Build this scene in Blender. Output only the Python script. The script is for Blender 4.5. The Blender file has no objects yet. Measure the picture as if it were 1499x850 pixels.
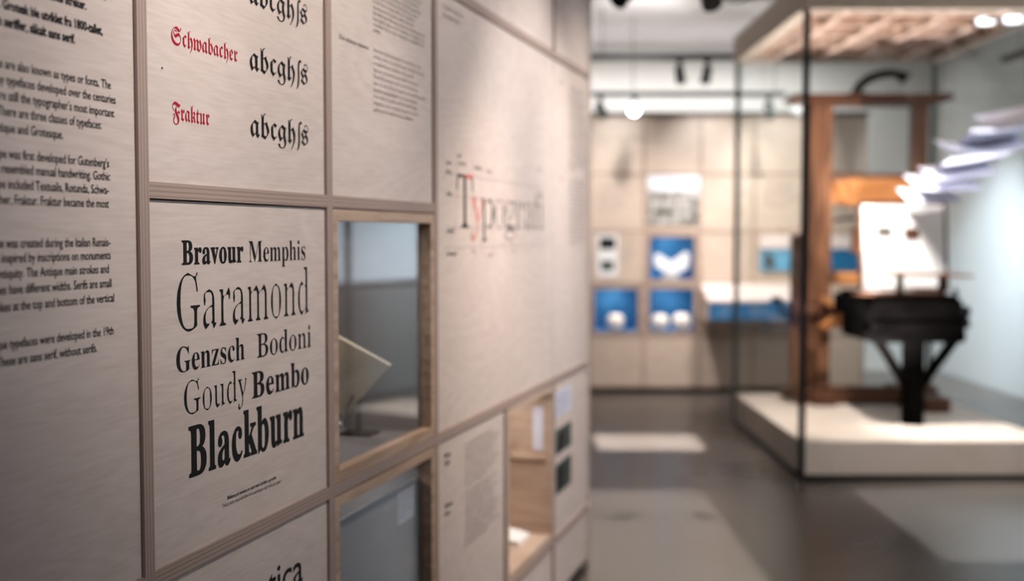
import bpy, bmesh, math, random
from mathutils import Vector, Matrix

# ------------------------------------------------------------------ camera, world, exposure
scene = bpy.context.scene
COL = scene.collection
view = scene.view_settings
view.view_transform = 'Standard'
view.look = 'None'
view.gamma = 1.0
view.use_curve_mapping = False
view.exposure = 1.0
scene.cycles.use_denoising = True
scene.cycles.max_bounces = 8
scene.cycles.diffuse_bounces = 3
scene.cycles.glossy_bounces = 4
scene.cycles.transparent_max_bounces = 16
scene.cycles.sample_clamp_indirect = 6.0
scene.cycles.blur_glossy = 0.5
scene.cycles.caustics_reflective = False
scene.cycles.caustics_refractive = False

cam_data = bpy.data.cameras.new('camera')
cam = bpy.data.objects.new('camera', cam_data)
COL.objects.link(cam)
cam.location = (0, 0, 1.5)
cam.rotation_euler = (math.radians(90 - 2.828), 0, 0)
cam_data.sensor_width = 36.0
cam_data.lens = 36.0 * 1660 / 1499
cam_data.clip_start = 0.05
cam_data.dof.use_dof = True
cam_data.dof.focus_distance = 2.0
cam_data.dof.aperture_fstop = 1.7
scene.camera = cam

world = bpy.data.worlds.new('world')
world.use_nodes = True
world.node_tree.nodes['Background'].inputs[0].default_value = (0.80, 0.88, 1.0, 1)
world.node_tree.nodes['Background'].inputs[1].default_value = 0.085
scene.world = world

ANG = math.radians(16.38)               # the left exhibition wall runs 16 degrees off the room's axis
UX, UY = math.sin(ANG), math.cos(ANG)   # along that wall
WX = -1.13


def wall_point(s, d, h):
    """a point of the left wall: s along it, d into it, h above the floor"""
    return Vector((WX + UX * s - UY * d, UY * s + UX * d, h))


def lamp(name, kind, loc, target, power, color=(1, 0.9, 0.8), size=0.05, angle=60, blend=0.6, sy=None):
    l = bpy.data.lights.new(name, kind)
    l.energy = power
    l.color = color
    if kind == 'SPOT':
        l.spot_size = math.radians(angle)
        l.spot_blend = blend
        l.shadow_soft_size = size
    elif kind == 'AREA':
        l.size = size
        if sy:
            l.shape = 'RECTANGLE'
            l.size_y = sy
    else:
        l.shadow_soft_size = size
    o = bpy.data.objects.new(name, l)
    COL.objects.link(o)
    o.location = loc
    if target is not None:
        o.rotation_euler = (Vector(target) - Vector(loc)).to_track_quat('-Z', 'Y').to_euler()
    return o


WARM = (1.0, 0.84, 0.70)
SOFT = (1.0, 0.935, 0.90)
PALE = (1.0, 0.96, 0.97)
COOL = (0.80, 0.89, 1.0)
# track spots washing the left wall, a metre and a half in front of it
for s, t, pw, c, an in ((1.62, 2.1, 33, PALE, 41), (2.3, 1.9, 72, SOFT, 50), (3.35, 1.95, 32, PALE, 48),
                        (4.20, 1.55, 92, PALE, 52), (5.0, 1.45, 66, SOFT, 54), (3.6, 0.85, 70, WARM, 40)):
    lamp('wall_spot', 'SPOT', wall_point(s, -1.35, 3.15), wall_point(s + 0.1, 0, t), pw, c, 0.05, an, 0.9)
# spots over the press
lamp('press_spot', 'SPOT', (2.0, 7.2, 2.80), (2.65, 7.9, 0.3), 130, SOFT, 0.04, 60, 0.5)
lamp('press_spot', 'SPOT', (1.9, 7.3, 2.80), (2.70, 7.93, 1.38), 100, PALE, 0.04, 40, 0.6)
lamp('press_spot', 'SPOT', (1.9, 6.95, 2.80), (3.05, 7.3, 0.24), 165, PALE, 0.04, 36, 0.7)
lamp('press_spot', 'SPOT', (2.5, 7.2, 2.80), (2.68, 8.45, 1.82), 88, WARM, 0.04, 32, 0.6)
lamp('press_spot', 'SPOT', (2.0, 6.95, 2.80), (3.05, 7.4, 2.08), 24, COOL, 0.04, 36, 0.7)
lamp('canopy_fill', 'SPOT', (2.15, 7.15, 0.28), (2.75, 7.6, 2.9), 290, PALE, 0.05, 90, 0.9)  # fill from below, added to brighten the canopy underside
# wash on the far exhibition wall, then unseen fill lights added for the end wall and the ceiling
for x in (1.02, 1.86, 2.52):
    lamp('far_wall_spot', 'SPOT', (x, 9.95, 2.68), (x, 10.7, 2.2), 19, (0.92, 0.95, 1.0), 0.04, 82, 0.9)
for x in (1.1, 2.2):
    lamp('far_wall_spot', 'SPOT', (x, 8.9, 3.2), (x, 10.7, 0.9), 150, PALE, 0.05, 62, 1.0)
lamp('end_wall_fill', 'AREA', (1.3, 11.75, 3.36), (1.3, 11.7501, 2.0), 27, PALE, 4.0, sy=0.12)  # area light added to brighten the end wall
lamp('ceiling_fill', 'SPOT', (1.1, 8.7, 2.75), (1.0, 10.3, 3.85), 45, PALE, 0.1, 72, 1.0)  # unseen spot added to brighten the ceiling
lamp('ceiling_fill_strip', 'AREA', (1.0, 10.95, 2.66), (1.0, 10.75, 3.4), 9.5, PALE, 4.2, sy=0.2)  # strip on the far wall's top, added to lift the ceiling
lamp('side_wall_wash', 'SPOT', (3.3, 10.0, 3.3), (4.7, 11.3, 0.4), 285, COOL, 0.1, 56, 1.0)
lamp('side_wall_wash', 'SPOT', (3.3, 8.7, 3.3), (4.7, 10.0, 0.4), 250, COOL, 0.1, 56, 1.0)
lamp('plinth_fill', 'SPOT', (2.6, 4.4, 3.3), (2.4, 7.2, 0.1), 92, SOFT, 0.05, 34, 0.9)  # unseen light added to brighten the plinth front
# unseen added area lights drop three crisp pools of light on the open floor
for x, y, w, d, pw, c in ((3.0, 5.9, 2.0, 1.5, 6.5, COOL), (0.36, 5.6, 1.5, 2.0, 6.5, PALE), (0.98, 8.15, 0.75, 0.6, 5.0, PALE)):
    o = lamp('pool_light', 'AREA', (x, y, 2.88), None, pw, c, w, sy=d)
    o.data.spread = math.radians(1.8)


# ------------------------------------------------------------------ helpers
def srgb(r, g, b):
    f = lambda c: c / 12.92 if c <= 0.04045 else ((c + 0.055) / 1.055) ** 2.4
    return (f(r / 255), f(g / 255), f(b / 255), 1)


MAT = {}


def mat(name, color, rough=0.6, metal=0.0, spec=0.5, emit=None, estr=0.0):
    m = bpy.data.materials.new(name)
    m.use_nodes = True
    b = m.node_tree.nodes['Principled BSDF']
    b.inputs['Base Color'].default_value = color
    b.inputs['Roughness'].default_value = rough
    b.inputs['Metallic'].default_value = metal
    b.inputs['Specular IOR Level'].default_value = spec
    if emit:
        b.inputs['Emission Color'].default_value = emit
        b.inputs['Emission Strength'].default_value = estr
    MAT[name] = m
    return m


def nodes(m):
    return m.node_tree.nodes, m.node_tree.links


def grain(m, dark, light, scale=(3, 3, 40), detail=4, dist=0.6, lo=0.35, hi=0.65, per_object=True, bump=0.0):
    """stretched noise between two tones, different on every object"""
    n, l = nodes(m)
    b = n['Principled BSDF']
    tc = n.new('ShaderNodeTexCoord')
    mp = n.new('ShaderNodeMapping')
    mp.inputs['Scale'].default_value = scale
    l.new(tc.outputs['Object'], mp.inputs['Vector'])
    if per_object:
        oi = n.new('ShaderNodeObjectInfo')
        sc = n.new('ShaderNodeVectorMath')
        sc.operation = 'SCALE'
        sc.inputs[0].default_value = (13.7, 7.9, 5.3)
        l.new(oi.outputs['Random'], sc.inputs['Scale'])
        l.new(sc.outputs[0], mp.inputs['Location'])
    no = n.new('ShaderNodeTexNoise')
    no.inputs['Scale'].default_value = 1.0
    no.inputs['Detail'].default_value = detail
    no.inputs['Distortion'].default_value = dist
    l.new(mp.outputs[0], no.inputs['Vector'])
    cr = n.new('ShaderNodeValToRGB')
    cr.color_ramp.elements[0].position = lo
    cr.color_ramp.elements[0].color = dark
    cr.color_ramp.elements[1].position = hi
    cr.color_ramp.elements[1].color = light
    l.new(no.outputs['Fac'], cr.inputs['Fac'])
    l.new(cr.outputs['Color'], b.inputs['Base Color'])
    if bump:
        bp = n.new('ShaderNodeBump')
        bp.inputs['Strength'].default_value = bump
        bp.inputs['Distance'].default_value = 0.004
        l.new(no.outputs['Fac'], bp.inputs['Height'])
        l.new(bp.outputs['Normal'], b.inputs['Normal'])
    return m


def ply_face(name, light, dark):
    """birch veneer: flowing rings drawn out sideways with a little fleck"""
    m = mat(name, light, 0.5, 0, 0.3)
    n, l = nodes(m)
    b = n['Principled BSDF']
    tc = n.new('ShaderNodeTexCoord')
    oi = n.new('ShaderNodeObjectInfo')
    sc = n.new('ShaderNodeVectorMath')
    sc.operation = 'SCALE'
    sc.inputs[0].default_value = (11.3, 3.1, 17.7)
    l.new(oi.outputs['Random'], sc.inputs['Scale'])
    mp = n.new('ShaderNodeMapping')
    mp.inputs['Scale'].default_value = (1.3, 2.0, 5.0)
    l.new(tc.outputs['Object'], mp.inputs['Vector'])
    l.new(sc.outputs[0], mp.inputs['Location'])
    wv = n.new('ShaderNodeTexNoise')
    wv.inputs['Scale'].default_value = 1.0
    wv.inputs['Detail'].default_value = 2
    wv.inputs['Distortion'].default_value = 1.2
    l.new(mp.outputs[0], wv.inputs['Vector'])
    ml = n.new('ShaderNodeMath')
    ml.operation = 'MULTIPLY'
    ml.inputs[1].default_value = 46
    l.new(wv.outputs['Fac'], ml.inputs[0])
    sn = n.new('ShaderNodeMath')
    sn.operation = 'SINE'
    l.new(ml.outputs[0], sn.inputs[0])
    mp2 = n.new('ShaderNodeMapping')
    mp2.inputs['Scale'].default_value = (14, 14, 160)
    l.new(tc.outputs['Object'], mp2.inputs['Vector'])
    fn = n.new('ShaderNodeTexNoise')
    fn.inputs['Scale'].default_value = 1.0
    fn.inputs['Detail'].default_value = 3
    l.new(mp2.outputs[0], fn.inputs['Vector'])
    ad = n.new('ShaderNodeMath')
    ad.operation = 'MULTIPLY_ADD'
    ad.inputs[1].default_value = 0.085
    l.new(sn.outputs[0], ad.inputs[0])
    l.new(fn.outputs['Fac'], ad.inputs[2])
    cr = n.new('ShaderNodeValToRGB')
    cr.color_ramp.elements[0].position = 0.25
    cr.color_ramp.elements[0].color = dark
    cr.color_ramp.elements[1].position = 0.7
    cr.color_ramp.elements[1].color = light
    l.new(ad.outputs[0], cr.inputs['Fac'])
    l.new(cr.outputs['Color'], b.inputs['Base Color'])
    return m


def ply_edge(name, axis, light, dark):
    """the sawn edge of plywood: thin glue lines across one axis"""
    m = mat(name, light, 0.6, 0, 0.3)
    n, l = nodes(m)
    b = n['Principled BSDF']
    tc = n.new('ShaderNodeTexCoord')
    wv = n.new('ShaderNodeTexWave')
    wv.wave_type = 'BANDS'
    wv.bands_direction = axis
    wv.inputs['Scale'].default_value = 38
    wv.inputs['Distortion'].default_value = 0.6
    wv.inputs['Detail'].default_value = 1
    wv.inputs['Detail Scale'].default_value = 0.3
    l.new(tc.outputs['Object'], wv.inputs['Vector'])
    cr = n.new('ShaderNodeValToRGB')
    cr.color_ramp.elements[0].position = 0.0
    cr.color_ramp.elements[0].color = dark
    cr.color_ramp.elements[1].position = 0.55
    cr.color_ramp.elements[1].color = light
    l.new(wv.outputs['Fac'], cr.inputs['Fac'])
    l.new(cr.outputs['Color'], b.inputs['Base Color'])
    return m


def glass_mat(name, tint, strength=1.0):
    """thin pane: clear with a Fresnel reflection"""
    m = bpy.data.materials.new(name)
    m.use_nodes = True
    n, l = nodes(m)
    n.remove(n['Principled BSDF'])
    out = n['Material Output']
    tr = n.new('ShaderNodeBsdfTransparent')
    tr.inputs['Color'].default_value = tint
    gl = n.new('ShaderNodeBsdfGlossy')
    gl.inputs['Roughness'].default_value = 0.02
    fr = n.new('ShaderNodeFresnel')
    ge = n.new('ShaderNodeNewGeometry')
    io = n.new('ShaderNodeMapRange')          # leaving the pane the ratio turns round, so both faces reflect alike
    io.inputs['To Min'].default_value = 1.5
    io.inputs['To Max'].default_value = 1 / 1.5
    l.new(ge.outputs['Backfacing'], io.inputs['Value'])
    l.new(io.outputs[0], fr.inputs['IOR'])
    mu = n.new('ShaderNodeMath')
    mu.operation = 'MULTIPLY'
    mu.inputs[1].default_value = strength
    l.new(fr.outputs[0], mu.inputs[0])
    mx = n.new('ShaderNodeMixShader')
    l.new(mu.outputs[0], mx.inputs['Fac'])
    l.new(tr.outputs[0], mx.inputs[1])
    l.new(gl.outputs[0], mx.inputs[2])
    l.new(mx.outputs[0], out.inputs['Surface'])
    MAT[name] = m
    return m


ply_face('birch', srgb(226, 208, 197), srgb(213, 194, 182))
ply_face('birch_far', srgb(212, 190, 170), srgb(192, 170, 150))
ply_edge('edge_across', 'X', srgb(180, 157, 145), srgb(156, 132, 120))
ply_edge('edge_level', 'Z', srgb(180, 157, 145), srgb(156, 132, 120))
grain(mat('frame_oak', srgb(196, 165, 140), 0.5, 0, 0.3), srgb(176, 144, 118), srgb(204, 174, 150), (4, 40, 40), 3)
grain(mat('niche_wood', srgb(205, 170, 140), 0.5, 0, 0.3), srgb(186, 158, 136), srgb(206, 182, 162), (6, 6, 60), 3)
grain(mat('press_wood', srgb(130, 84, 54), 0.55, 0, 0.35), srgb(78, 48, 32), srgb(156, 106, 74), (25, 25, 2.2), 5, 1.2, 0.3, 0.7, bump=0.3)
grain(mat('press_board', srgb(90, 55, 36), 0.55, 0, 0.35), srgb(58, 34, 22), srgb(112, 70, 46), (2.5, 25, 25), 5, 1.0, 0.3, 0.7, bump=0.3)
grain(mat('press_head', srgb(190, 125, 72), 0.5, 0, 0.35), srgb(150, 90, 48), srgb(206, 142, 86), (3, 20, 20), 5, 1.0, 0.3, 0.7, bump=0.2)
grain(mat('silhouette_wood', srgb(16, 13, 12), 0.9, 0, 0.0), srgb(5, 4, 4), srgb(13, 11, 10), (6, 6, 30), 4)  # near black: a backlit silhouette painted into the wood colour
grain(mat('canopy_wood', srgb(140, 112, 95), 0.6, 0, 0.3), srgb(166, 136, 117), srgb(214, 187, 168), (9, 3, 9), 4)
mat('iron', srgb(26, 26, 28), 0.4, 0.6)
mat('black_metal', srgb(22, 22, 23), 0.45, 0.3)
mat('grey_metal', srgb(74, 84, 80), 0.45, 0.4)
mat('ink', srgb(26, 24, 25), 0.7, 0, 0.2)
mat('red_ink', srgb(176, 22, 48), 0.7, 0, 0.2)
mat('pale_red_ink', srgb(220, 120, 110), 0.7, 0, 0.2)
mat('grey_ink', srgb(96, 88, 84), 0.7, 0, 0.2)
mat('paper', srgb(236, 232, 226), 0.75, 0, 0.2)
grain(mat('old_paper', srgb(228, 214, 188), 0.8, 0, 0.2), srgb(214, 196, 166), srgb(234, 222, 198), (9, 9, 9), 4)
mat('sheet_paper', srgb(222, 222, 236), 0.7, 0, 0.25)
mat('plaster_white', srgb(226, 226, 222), 0.9, 0, 0.2)
mat('side_white', srgb(222, 226, 226), 0.85, 0, 0.2)
mat('ceiling_grey', srgb(206, 202, 198), 0.95, 0, 0.1)
grain(mat('plinth_white', srgb(226, 216, 204), 0.55, 0, 0.3), srgb(216, 200, 184), srgb(226, 211, 196), (2, 2, 2), 3)
mat('canopy_board', srgb(186, 168, 150), 0.6, 0, 0.3)
grain(mat('frame_far', srgb(172, 148, 130), 0.5, 0, 0.3), srgb(160, 136, 118), srgb(182, 158, 140), (4, 4, 30), 3)
mat('case_grey', srgb(128, 122, 122), 0.7, 0, 0.3)
mat('caption_grey', srgb(176, 170, 170), 0.7, 0, 0.3)
mat('faint_ink', srgb(190, 176, 150), 0.8, 0, 0.2)
mat('mid_ink', srgb(138, 128, 124), 0.7, 0, 0.2)
mat('case_slate', srgb(72, 74, 82), 0.7, 0, 0.3)
grain(mat('blue_back', srgb(40, 110, 176), 0.7, 0, 0.2), srgb(40, 100, 150), srgb(62, 126, 176), (4, 4, 4), 2)
mat('blue_panel', srgb(24, 104, 150), 0.6, 0, 0.3)
mat('light_blue_panel', srgb(96, 168, 200), 0.6, 0, 0.3)
mat('pink_white', srgb(240, 222, 212), 0.6, 0, 0.3)
mat('ceramic', srgb(232, 220, 206), 0.35)
mat('bulb', (1, 1, 1, 1), 0.4, 0, 0.3, (0.92, 1.0, 0.98, 1), 6.0)
mat('downlight', (1, 1, 1, 1), 0.4, 0, 0.3, (0.85, 0.9, 1.0, 1), 1.6)
mat('daylight_pane', (0.8, 0.85, 0.9, 1), 0.5, 0, 0.3, (0.78, 0.88, 1.0, 1), 0.9)
mat('steel', srgb(190, 190, 195), 0.25, 0.9)
glass_mat('vitrine_glass', (0.975, 0.985, 0.98, 1), 0.15)
glass_mat('case_glass', (0.94, 0.95, 0.96, 1), 1.0)

# the polished concrete floor
m = mat('concrete', srgb(120, 112, 104), 0.16, 0, 0.55)
n, l = nodes(m)
b = n['Principled BSDF']
tc = n.new('ShaderNodeTexCoord')
no = n.new('ShaderNodeTexNoise')
no.inputs['Scale'].default_value = 0.9
no.inputs['Detail'].default_value = 7
no.inputs['Roughness'].default_value = 0.6
l.new(tc.outputs['Object'], no.inputs['Vector'])
cr = n.new('ShaderNodeValToRGB')
cr.color_ramp.elements[0].position = 0.3
cr.color_ramp.elements[0].color = srgb(74, 66, 59)
cr.color_ramp.elements[1].position = 0.7
cr.color_ramp.elements[1].color = srgb(100, 92, 84)
l.new(no.outputs['Fac'], cr.inputs['Fac'])
l.new(cr.outputs['Color'], b.inputs['Base Color'])
rr = n.new('ShaderNodeMapRange')
rr.inputs['To Min'].default_value = 0.22
rr.inputs['To Max'].default_value = 0.36
l.new(no.outputs['Fac'], rr.inputs['Value'])
l.new(rr.outputs[0], b.inputs['Roughness'])

# a landscape photograph printed on board: bright sky, dark trees, pale buildings
m = mat('landscape_print', (0.5, 0.5, 0.5, 1), 0.6, 0, 0.2)
n, l = nodes(m)
b = n['Principled BSDF']
tc = n.new('ShaderNodeTexCoord')
sx = n.new('ShaderNodeSeparateXYZ')
l.new(tc.outputs['Generated'], sx.inputs[0])
no = n.new('ShaderNodeTexNoise')
no.inputs['Scale'].default_value = 6
no.inputs['Detail'].default_value = 5
l.new(tc.outputs['Generated'], no.inputs['Vector'])
land = n.new('ShaderNodeValToRGB')
land.color_ramp.elements[0].position = 0.38
land.color_ramp.elements[0].color = srgb(74, 72, 58)
land.color_ramp.elements[1].position = 0.62
land.color_ramp.elements[1].color = srgb(196, 188, 180)
l.new(no.outputs['Fac'], land.inputs['Fac'])
ad = n.new('ShaderNodeMath')
ad.operation = 'MULTIPLY_ADD'
ad.inputs[1].default_value = 0.12
l.new(no.outputs['Fac'], ad.inputs[0])
l.new(sx.outputs['Z'], ad.inputs[2])
skyr = n.new('ShaderNodeValToRGB')
skyr.color_ramp.elements[0].position = 0.72
skyr.color_ramp.elements[0].color = (0, 0, 0, 1)
skyr.color_ramp.elements[1].position = 0.78
skyr.color_ramp.elements[1].color = (1, 1, 1, 1)
l.new(ad.outputs[0], skyr.inputs['Fac'])
mx = n.new('ShaderNodeMix')
mx.data_type = 'RGBA'
l.new(skyr.outputs['Color'], mx.inputs[0])
l.new(land.outputs['Color'], mx.inputs[6])
mx.inputs[7].default_value = srgb(240, 238, 240)
l.new(mx.outputs[2], b.inputs['Base Color'])


class Frame:
    """where a group of things stands: an origin and a turn about the vertical"""

    def __init__(self, origin, turn):
        self.M = Matrix.Translation(origin) @ Matrix.Rotation(turn, 4, 'Z')
        self.turn = turn


ROOM = Frame((0, 0, 0), 0)
LEFT = Frame((WX, 0, 0), math.pi / 2 - ANG)      # local x along the wall, y into it, z up


class MB:
    """collects shapes in frame coordinates, then links them as ONE mesh object"""

    def __init__(self):
        self.bm = bmesh.new()

    def box(self, x0, x1, y0, y1, z0, z1, bev=0.0):
        t = bmesh.new()
        bmesh.ops.create_cube(t, size=1)
        for v in t.verts:
            v.co = Vector((x0 + (v.co.x + .5) * (x1 - x0), y0 + (v.co.y + .5) * (y1 - y0), z0 + (v.co.z + .5) * (z1 - z0)))
        if bev:
            bmesh.ops.bevel(t, geom=t.edges[:], offset=bev, segments=2, affect='EDGES', profile=0.7)
        self.merge(t)
        return self

    def merge(self, t):
        me = bpy.data.meshes.new('tmp')
        t.to_mesh(me)
        t.free()
        self.bm.from_mesh(me)
        bpy.data.meshes.remove(me)

    def bar(self, a, b, w, h, bev=0.0):
        """a beam of section w x h from a to b"""
        a, b = Vector(a), Vector(b)
        t = bmesh.new()
        bmesh.ops.create_cube(t, size=1)
        L = (b - a).length
        q = (b - a).to_track_quat('Z', 'Y').to_matrix().to_4x4()
        for v in t.verts:
            v.co = Vector((v.co.x * w, v.co.y * h, (v.co.z + .5) * L))
        if bev:
            bmesh.ops.bevel(t, geom=t.edges[:], offset=bev, segments=2, affect='EDGES')
        bmesh.ops.transform(t, matrix=Matrix.Translation(a) @ q, verts=t.verts)
        self.merge(t)
        return self

    def tube(self, pts, rad, seg=14, caps=True):
        pts = [Vector(p) for p in pts]
        rads = rad if isinstance(rad, (list, tuple)) else [rad] * len(pts)
        rings = []
        up = None
        for i, p in enumerate(pts):
            d = (pts[min(i + 1, len(pts) - 1)] - pts[max(i - 1, 0)]).normalized()
            if up is None:
                up = d.orthogonal().normalized()
            up = (up - d * up.dot(d)).normalized()
            sd = d.cross(up)
            rings.append([self.bm.verts.new(p + (up * math.cos(2 * math.pi * k / seg) + sd * math.sin(2 * math.pi * k / seg)) * rads[i]) for k in range(seg)])
        for r0, r1 in zip(rings, rings[1:]):
            for k in range(seg):
                f = self.bm.faces.new((r0[k], r0[(k + 1) % seg], r1[(k + 1) % seg], r1[k]))
                f.smooth = True
        if caps:
            self.bm.faces.new(rings[0][::-1])
            self.bm.faces.new(rings[-1])
        return self

    def lathe(self, prof, c, seg=28):
        rings = [[self.bm.verts.new((c[0] + max(r, 2e-4) * math.cos(2 * math.pi * k / seg), c[1] + max(r, 2e-4) * math.sin(2 * math.pi * k / seg), c[2] + z))
                  for k in range(seg)] for r, z in prof]
        for r0, r1 in zip(rings, rings[1:]):
            for k in range(seg):
                self.bm.faces.new((r0[k], r0[(k + 1) % seg], r1[(k + 1) % seg], r1[k])).smooth = True
        self.bm.faces.new(rings[0][::-1])
        self.bm.faces.new(rings[-1])
        return self

    def prism(self, pts, y0, y1):
        """an outline in x,z pushed from y0 to y1"""
        a = [self.bm.verts.new((p[0], y0, p[1])) for p in pts]
        b = [self.bm.verts.new((p[0], y1, p[1])) for p in pts]
        self.bm.faces.new(a)
        self.bm.faces.new(b[::-1])
        for i in range(len(pts)):
            j = (i + 1) % len(pts)
            self.bm.faces.new((a[j], a[i], b[i], b[j]))
        return self

    def slab(self, corners, thick):
        """a four-cornered sheet with thickness along its normal"""
        c = [Vector(p) for p in corners]
        nn = (c[1] - c[0]).cross(c[3] - c[0]).normalized() * thick
        a = [self.bm.verts.new(p) for p in c]
        b = [self.bm.verts.new(p + nn) for p in c]
        self.bm.faces.new(a[::-1])
        self.bm.faces.new(b)
        for i in range(4):
            j = (i + 1) % 4
            self.bm.faces.new((a[i], a[j], b[j], b[i]))
        return self

    def build(self, name, material, parent=None, frame=None, base=None):
        bmesh.ops.recalc_face_normals(self.bm, faces=self.bm.faces[:])
        me = bpy.data.meshes.new(name)
        if parent is not None:
            base = BASE[parent.name]
        base = Vector(base or (0, 0, 0))
        for v in self.bm.verts:
            v.co -= base
        self.bm.to_mesh(me)
        self.bm.free()
        me.materials.append(MAT[material])
        o = bpy.data.objects.new(name, me)
        COL.objects.link(o)
        if parent is not None:
            o.parent = parent
        else:
            fr = frame or ROOM
            o.matrix_world = fr.M @ Matrix.Translation(base)
        BASE[o.name] = base
        return o


BASE = {}


def tag(o, label=None, cat=None, group=None, kind=None):
    if label:
        o['label'] = label
    if cat:
        o['category'] = cat
    if group:
        o['group'] = group
    if kind:
        o['kind'] = kind
    return o


def thing(name, label, cat, base, frame=None, group=None):
    o = bpy.data.objects.new(name, None)
    COL.objects.link(o)
    o.empty_display_size = 0.1
    o.matrix_world = (frame or ROOM).M @ Matrix.Translation(Vector(base))
    BASE[o.name] = Vector(base)
    return tag(o, label, cat, group)


def struct(o):
    o['kind'] = 'structure'
    return o


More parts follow.
